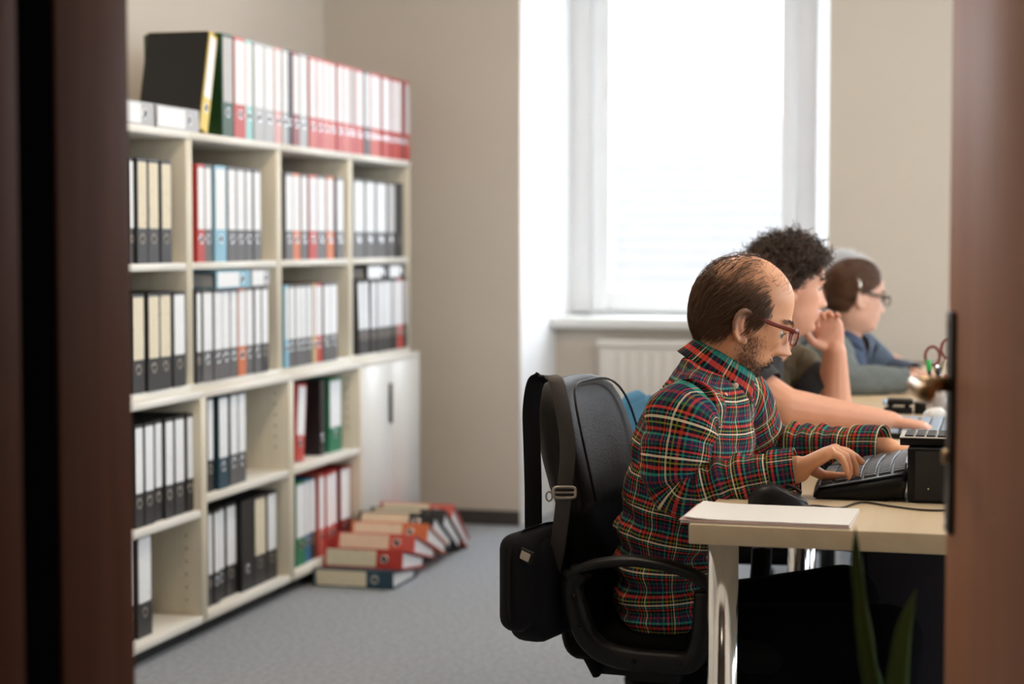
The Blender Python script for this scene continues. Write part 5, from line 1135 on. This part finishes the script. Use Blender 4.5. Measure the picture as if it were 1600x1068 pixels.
N = 3600; R0, n0_ = H3.sample(N, scalp3); dist = np.linalg.norm(R0 - np.array((-.105, 0, -.02)), axis=1); P = comb(H3, R0, n0_, dir3, np.minimum(.085, dist * .9), 7, .009, .0015); V, Fc = strands(H3.w(P), .0013, .0008); hr3 = link('hair', quick('hair', V - O3, Fc, True), M_hair3, m3)
# bun: wound strands
N = 260; a = rng.random(N) * 6.28; b = (rng.random(N) - .5) * 2; S = 10; P = []
for k in np.linspace(0, 1, S):
    an = a + k * 2.4; rr = .024 * np.sqrt(np.clip(1 - b * b * .8, .05, 1)); P.append(np.stack([-.112 + b * .018 - .004, rr * np.cos(an), -.015 + rr * np.sin(an)], 1))
V, Fc = strands(H3.w(np.stack(P, 1)), .0016, .0014); link('hair_bun', quick('bun', V - O3, Fc, True), M_hair3, hr3)
V, Fc, _ = sweep(H3.w(catmull([(-.040, -.077, .064), (-.030, -.084, .052), (-.026, -.087, .040), (-.028, -.088, .030)], 10)), .0045, .0018, 8, side=H3.d((1, 0, 0))); link('hair_clip', quick('clip', V - O3, Fc, True), mat('pale metal clip', (.62, .58, .52), .3, .6), hr3)
specs(H3, m3, O3, M_tort, .048, .034, .001, .099)
bl = garment('blouse', [pel3 + (0, 0, -.02), mid3, che3, at(1312, 545, Y3), nb3 + (0, 0, .002)], [.150, .135, .150, .110, .055], [.10, .10, .10, .075, .05], M_denim, m3, O3, 64, 50, rf=[.11, .108, .118, .088, .052], amp=.006, fr=9, seed=1.3)
jk = garment('cardigan', [pel3 + (0, 0, -.03), mid3, che3, at(1310, 548, Y3), at(1314, 535, Y3)], [.165, .150, .168, .142, .090], [.115, .115, .115, .095, .078], M_jacket, m3, O3, 64, 50, rf=[.10, .09, .085, .06, .045], amp=.007, fr=9, seed=2.3)
garment('sleeve', [shR3 + (.0, .07, .012), shR3, (shR3 + elR3) / 2 + (-.005, 0, 0), elR3, elR3 * .5 + wrR3 * .5, elR3 * .08 + wrR3 * .92], [.045, .062, .058, .053, .045, .036], [.045, .062, .058, .053, .045, .036], M_jacket, jk, O3, 48, 60, amp=.006, fr=12, seed=5.)
garment('sleeve', [shL3 + (-.01, -.07, .012), shL3, (shL3 + elL3) / 2, elL3, elL3 * .5 + wrL3 * .5, elL3 * .08 + wrL3 * .92], [.045, .062, .058, .053, .045, .036], [.045, .062, .058, .053, .045, .036], M_denim2, jk, O3, 48, 60, amp=.006, fr=12, seed=6.)
cc0 = nb3 + (.004, 0, .0); ax_ = rotm(math.radians(20), math.radians(28)); V = []; na_ = 48
for k, (r0, h) in enumerate(((.045, -.004), (.047, .020), (.051, .021), (.062, .002), (.070, -.010))):
    for j in range(na_):
        a = math.radians(16) + (2 * PI - math.radians(32)) * j / (na_ - 1); tip = math.exp(-((min(a, 2 * PI - a) - .3) / .35) ** 2) * (.02 if k > 2 else 0); V.append(ax_ @ np.array((r0 * math.cos(a) + tip, r0 * math.sin(a), h - tip * .6)) + cc0)
co = link('collar', quick('collar', np.array(V) - O3, [(k * na_ + j, k * na_ + j + 1, (k + 1) * na_ + j + 1, (k + 1) * na_ + j) for k in range(4) for j in range(na_ - 1)], True), M_denim, bl); co.modifiers.new('s', 'SOLIDIFY').thickness = .002
trousers(m3, O3, pel3 + (.02, 0, -.03), [l[0] for l in lg3], [l[1] for l in lg3], [l[2] for l in lg3], M_trous, .012)
simple_chair(pel3[0] + .02, Y3, M_mesh, 'black task chair under the woman with glasses', 0, .80)

# ---------- the white-haired person almost hidden behind her
Y4 = 6.78
H4 = Head(rotm(math.radians(22), math.radians(6)), at(1320, 459, Y4), 1.10)
pel4, mid4, che4, nb4 = at(1280, 660, Y4), at(1282, 610, Y4), at(1292, 560, Y4), at(1312, 522, Y4)
shR4, elR4, wrR4 = at(1298, 545, 6.62), at(1310, 590, 6.62), at(1365, 592, 6.68); shL4, elL4, wrL4 = at(1325, 540, 6.95), at(1335, 586, 6.98), at(1370, 590, 6.88)
for e in (elR4, wrR4, elL4, wrL4): e[2] = max(e[2], .80)
lg4 = legs_for(pel4, Y4, -.20, -.12)
hands4 = [((wrR4, np.array((1, .1, -.1)), (.1, 0, 1), (0, 1, 0), [(25, 30, 18)] * 4, .02), {}), ((wrL4, np.array((1, -.2, -.1)), (.1, 0, 1), (0, -1, 0), [(25, 30, 18)] * 4, .02), {})]
m4, O4 = seated('white-haired person mostly hidden behind the woman with glasses', (pel4[0], Y4, 0), H4, pel4, mid4, che4, nb4, [((shR4, elR4, wrR4), (.045, .04, .026)), ((shL4, elL4, wrL4), (.045, .04, .026))], lg4, skinmat('skin of the white-haired person', M_skin_cols['c'], scalp=(.6, .55, .5)), lambda P: (lipmask(P), 0 * P[:, 0], scalp2(P)), hands4, .007)
N = 2200; R0, n0_ = H4.sample(N, scalp2); d_ = unit(n0_ * 1.0 + rng.normal(size=n0_.shape) * .25 + (-.3, 0, 0)); L_ = .030 + .014 * rng.random(N); P = np.stack([R0 + d_ * (L_ * k)[:, None] + np.array((-.008, 0, -.006)) * k * k for k in np.linspace(0, 1, 5)], 1); V, Fc = strands(H4.w(P), .0020, .0010); link('hair', quick('hair', V - O4, Fc, True), M_hair4, m4)
sw = garment('sweater', [pel4 + (0, 0, -.03), mid4, che4, at(1302, 538, Y4), nb4 + (0, 0, -.004)], [.165, .155, .172, .135, .062], [.125, .12, .12, .09, .058], M_tee, m4, O4, 56, 40, amp=.006, fr=9, seed=2.9)
for a, e, w_ in ((shR4, elR4, wrR4), (shL4, elL4, wrL4)): garment('sleeve', [a + (0, .06 if a is shR4 else -.06, .01), a, (a + e) / 2, e, (e + w_) / 2, e * .08 + w_ * .92], [.048, .064, .06, .054, .046, .038], [.048, .064, .06, .054, .046, .038], M_tee, sw, O4, 40, 40, amp=.005, fr=12, seed=6.)
V, Fc, _ = sweep([nb4 + (-.006, 0, -.012), nb4 + (-.002, 0, .012), nb4 + (.004, 0, .03)], [.068, .062, .058], [.066, .06, .056], 32, cap=False); link('collar', quick('collar', V - O4, Fc, True), mat('pale blue collar', (.55, .62, .72), .8), sw).modifiers.new('s', 'SOLIDIFY').thickness = .003
trousers(m4, O4, pel4 + (.02, 0, -.03), [l[0] for l in lg4], [l[1] for l in lg4], [l[2] for l in lg4], M_trous, .014)
simple_chair(pel4[0] + .02, Y4, M_mesh, 'black task chair under the white-haired person', 0, .78)
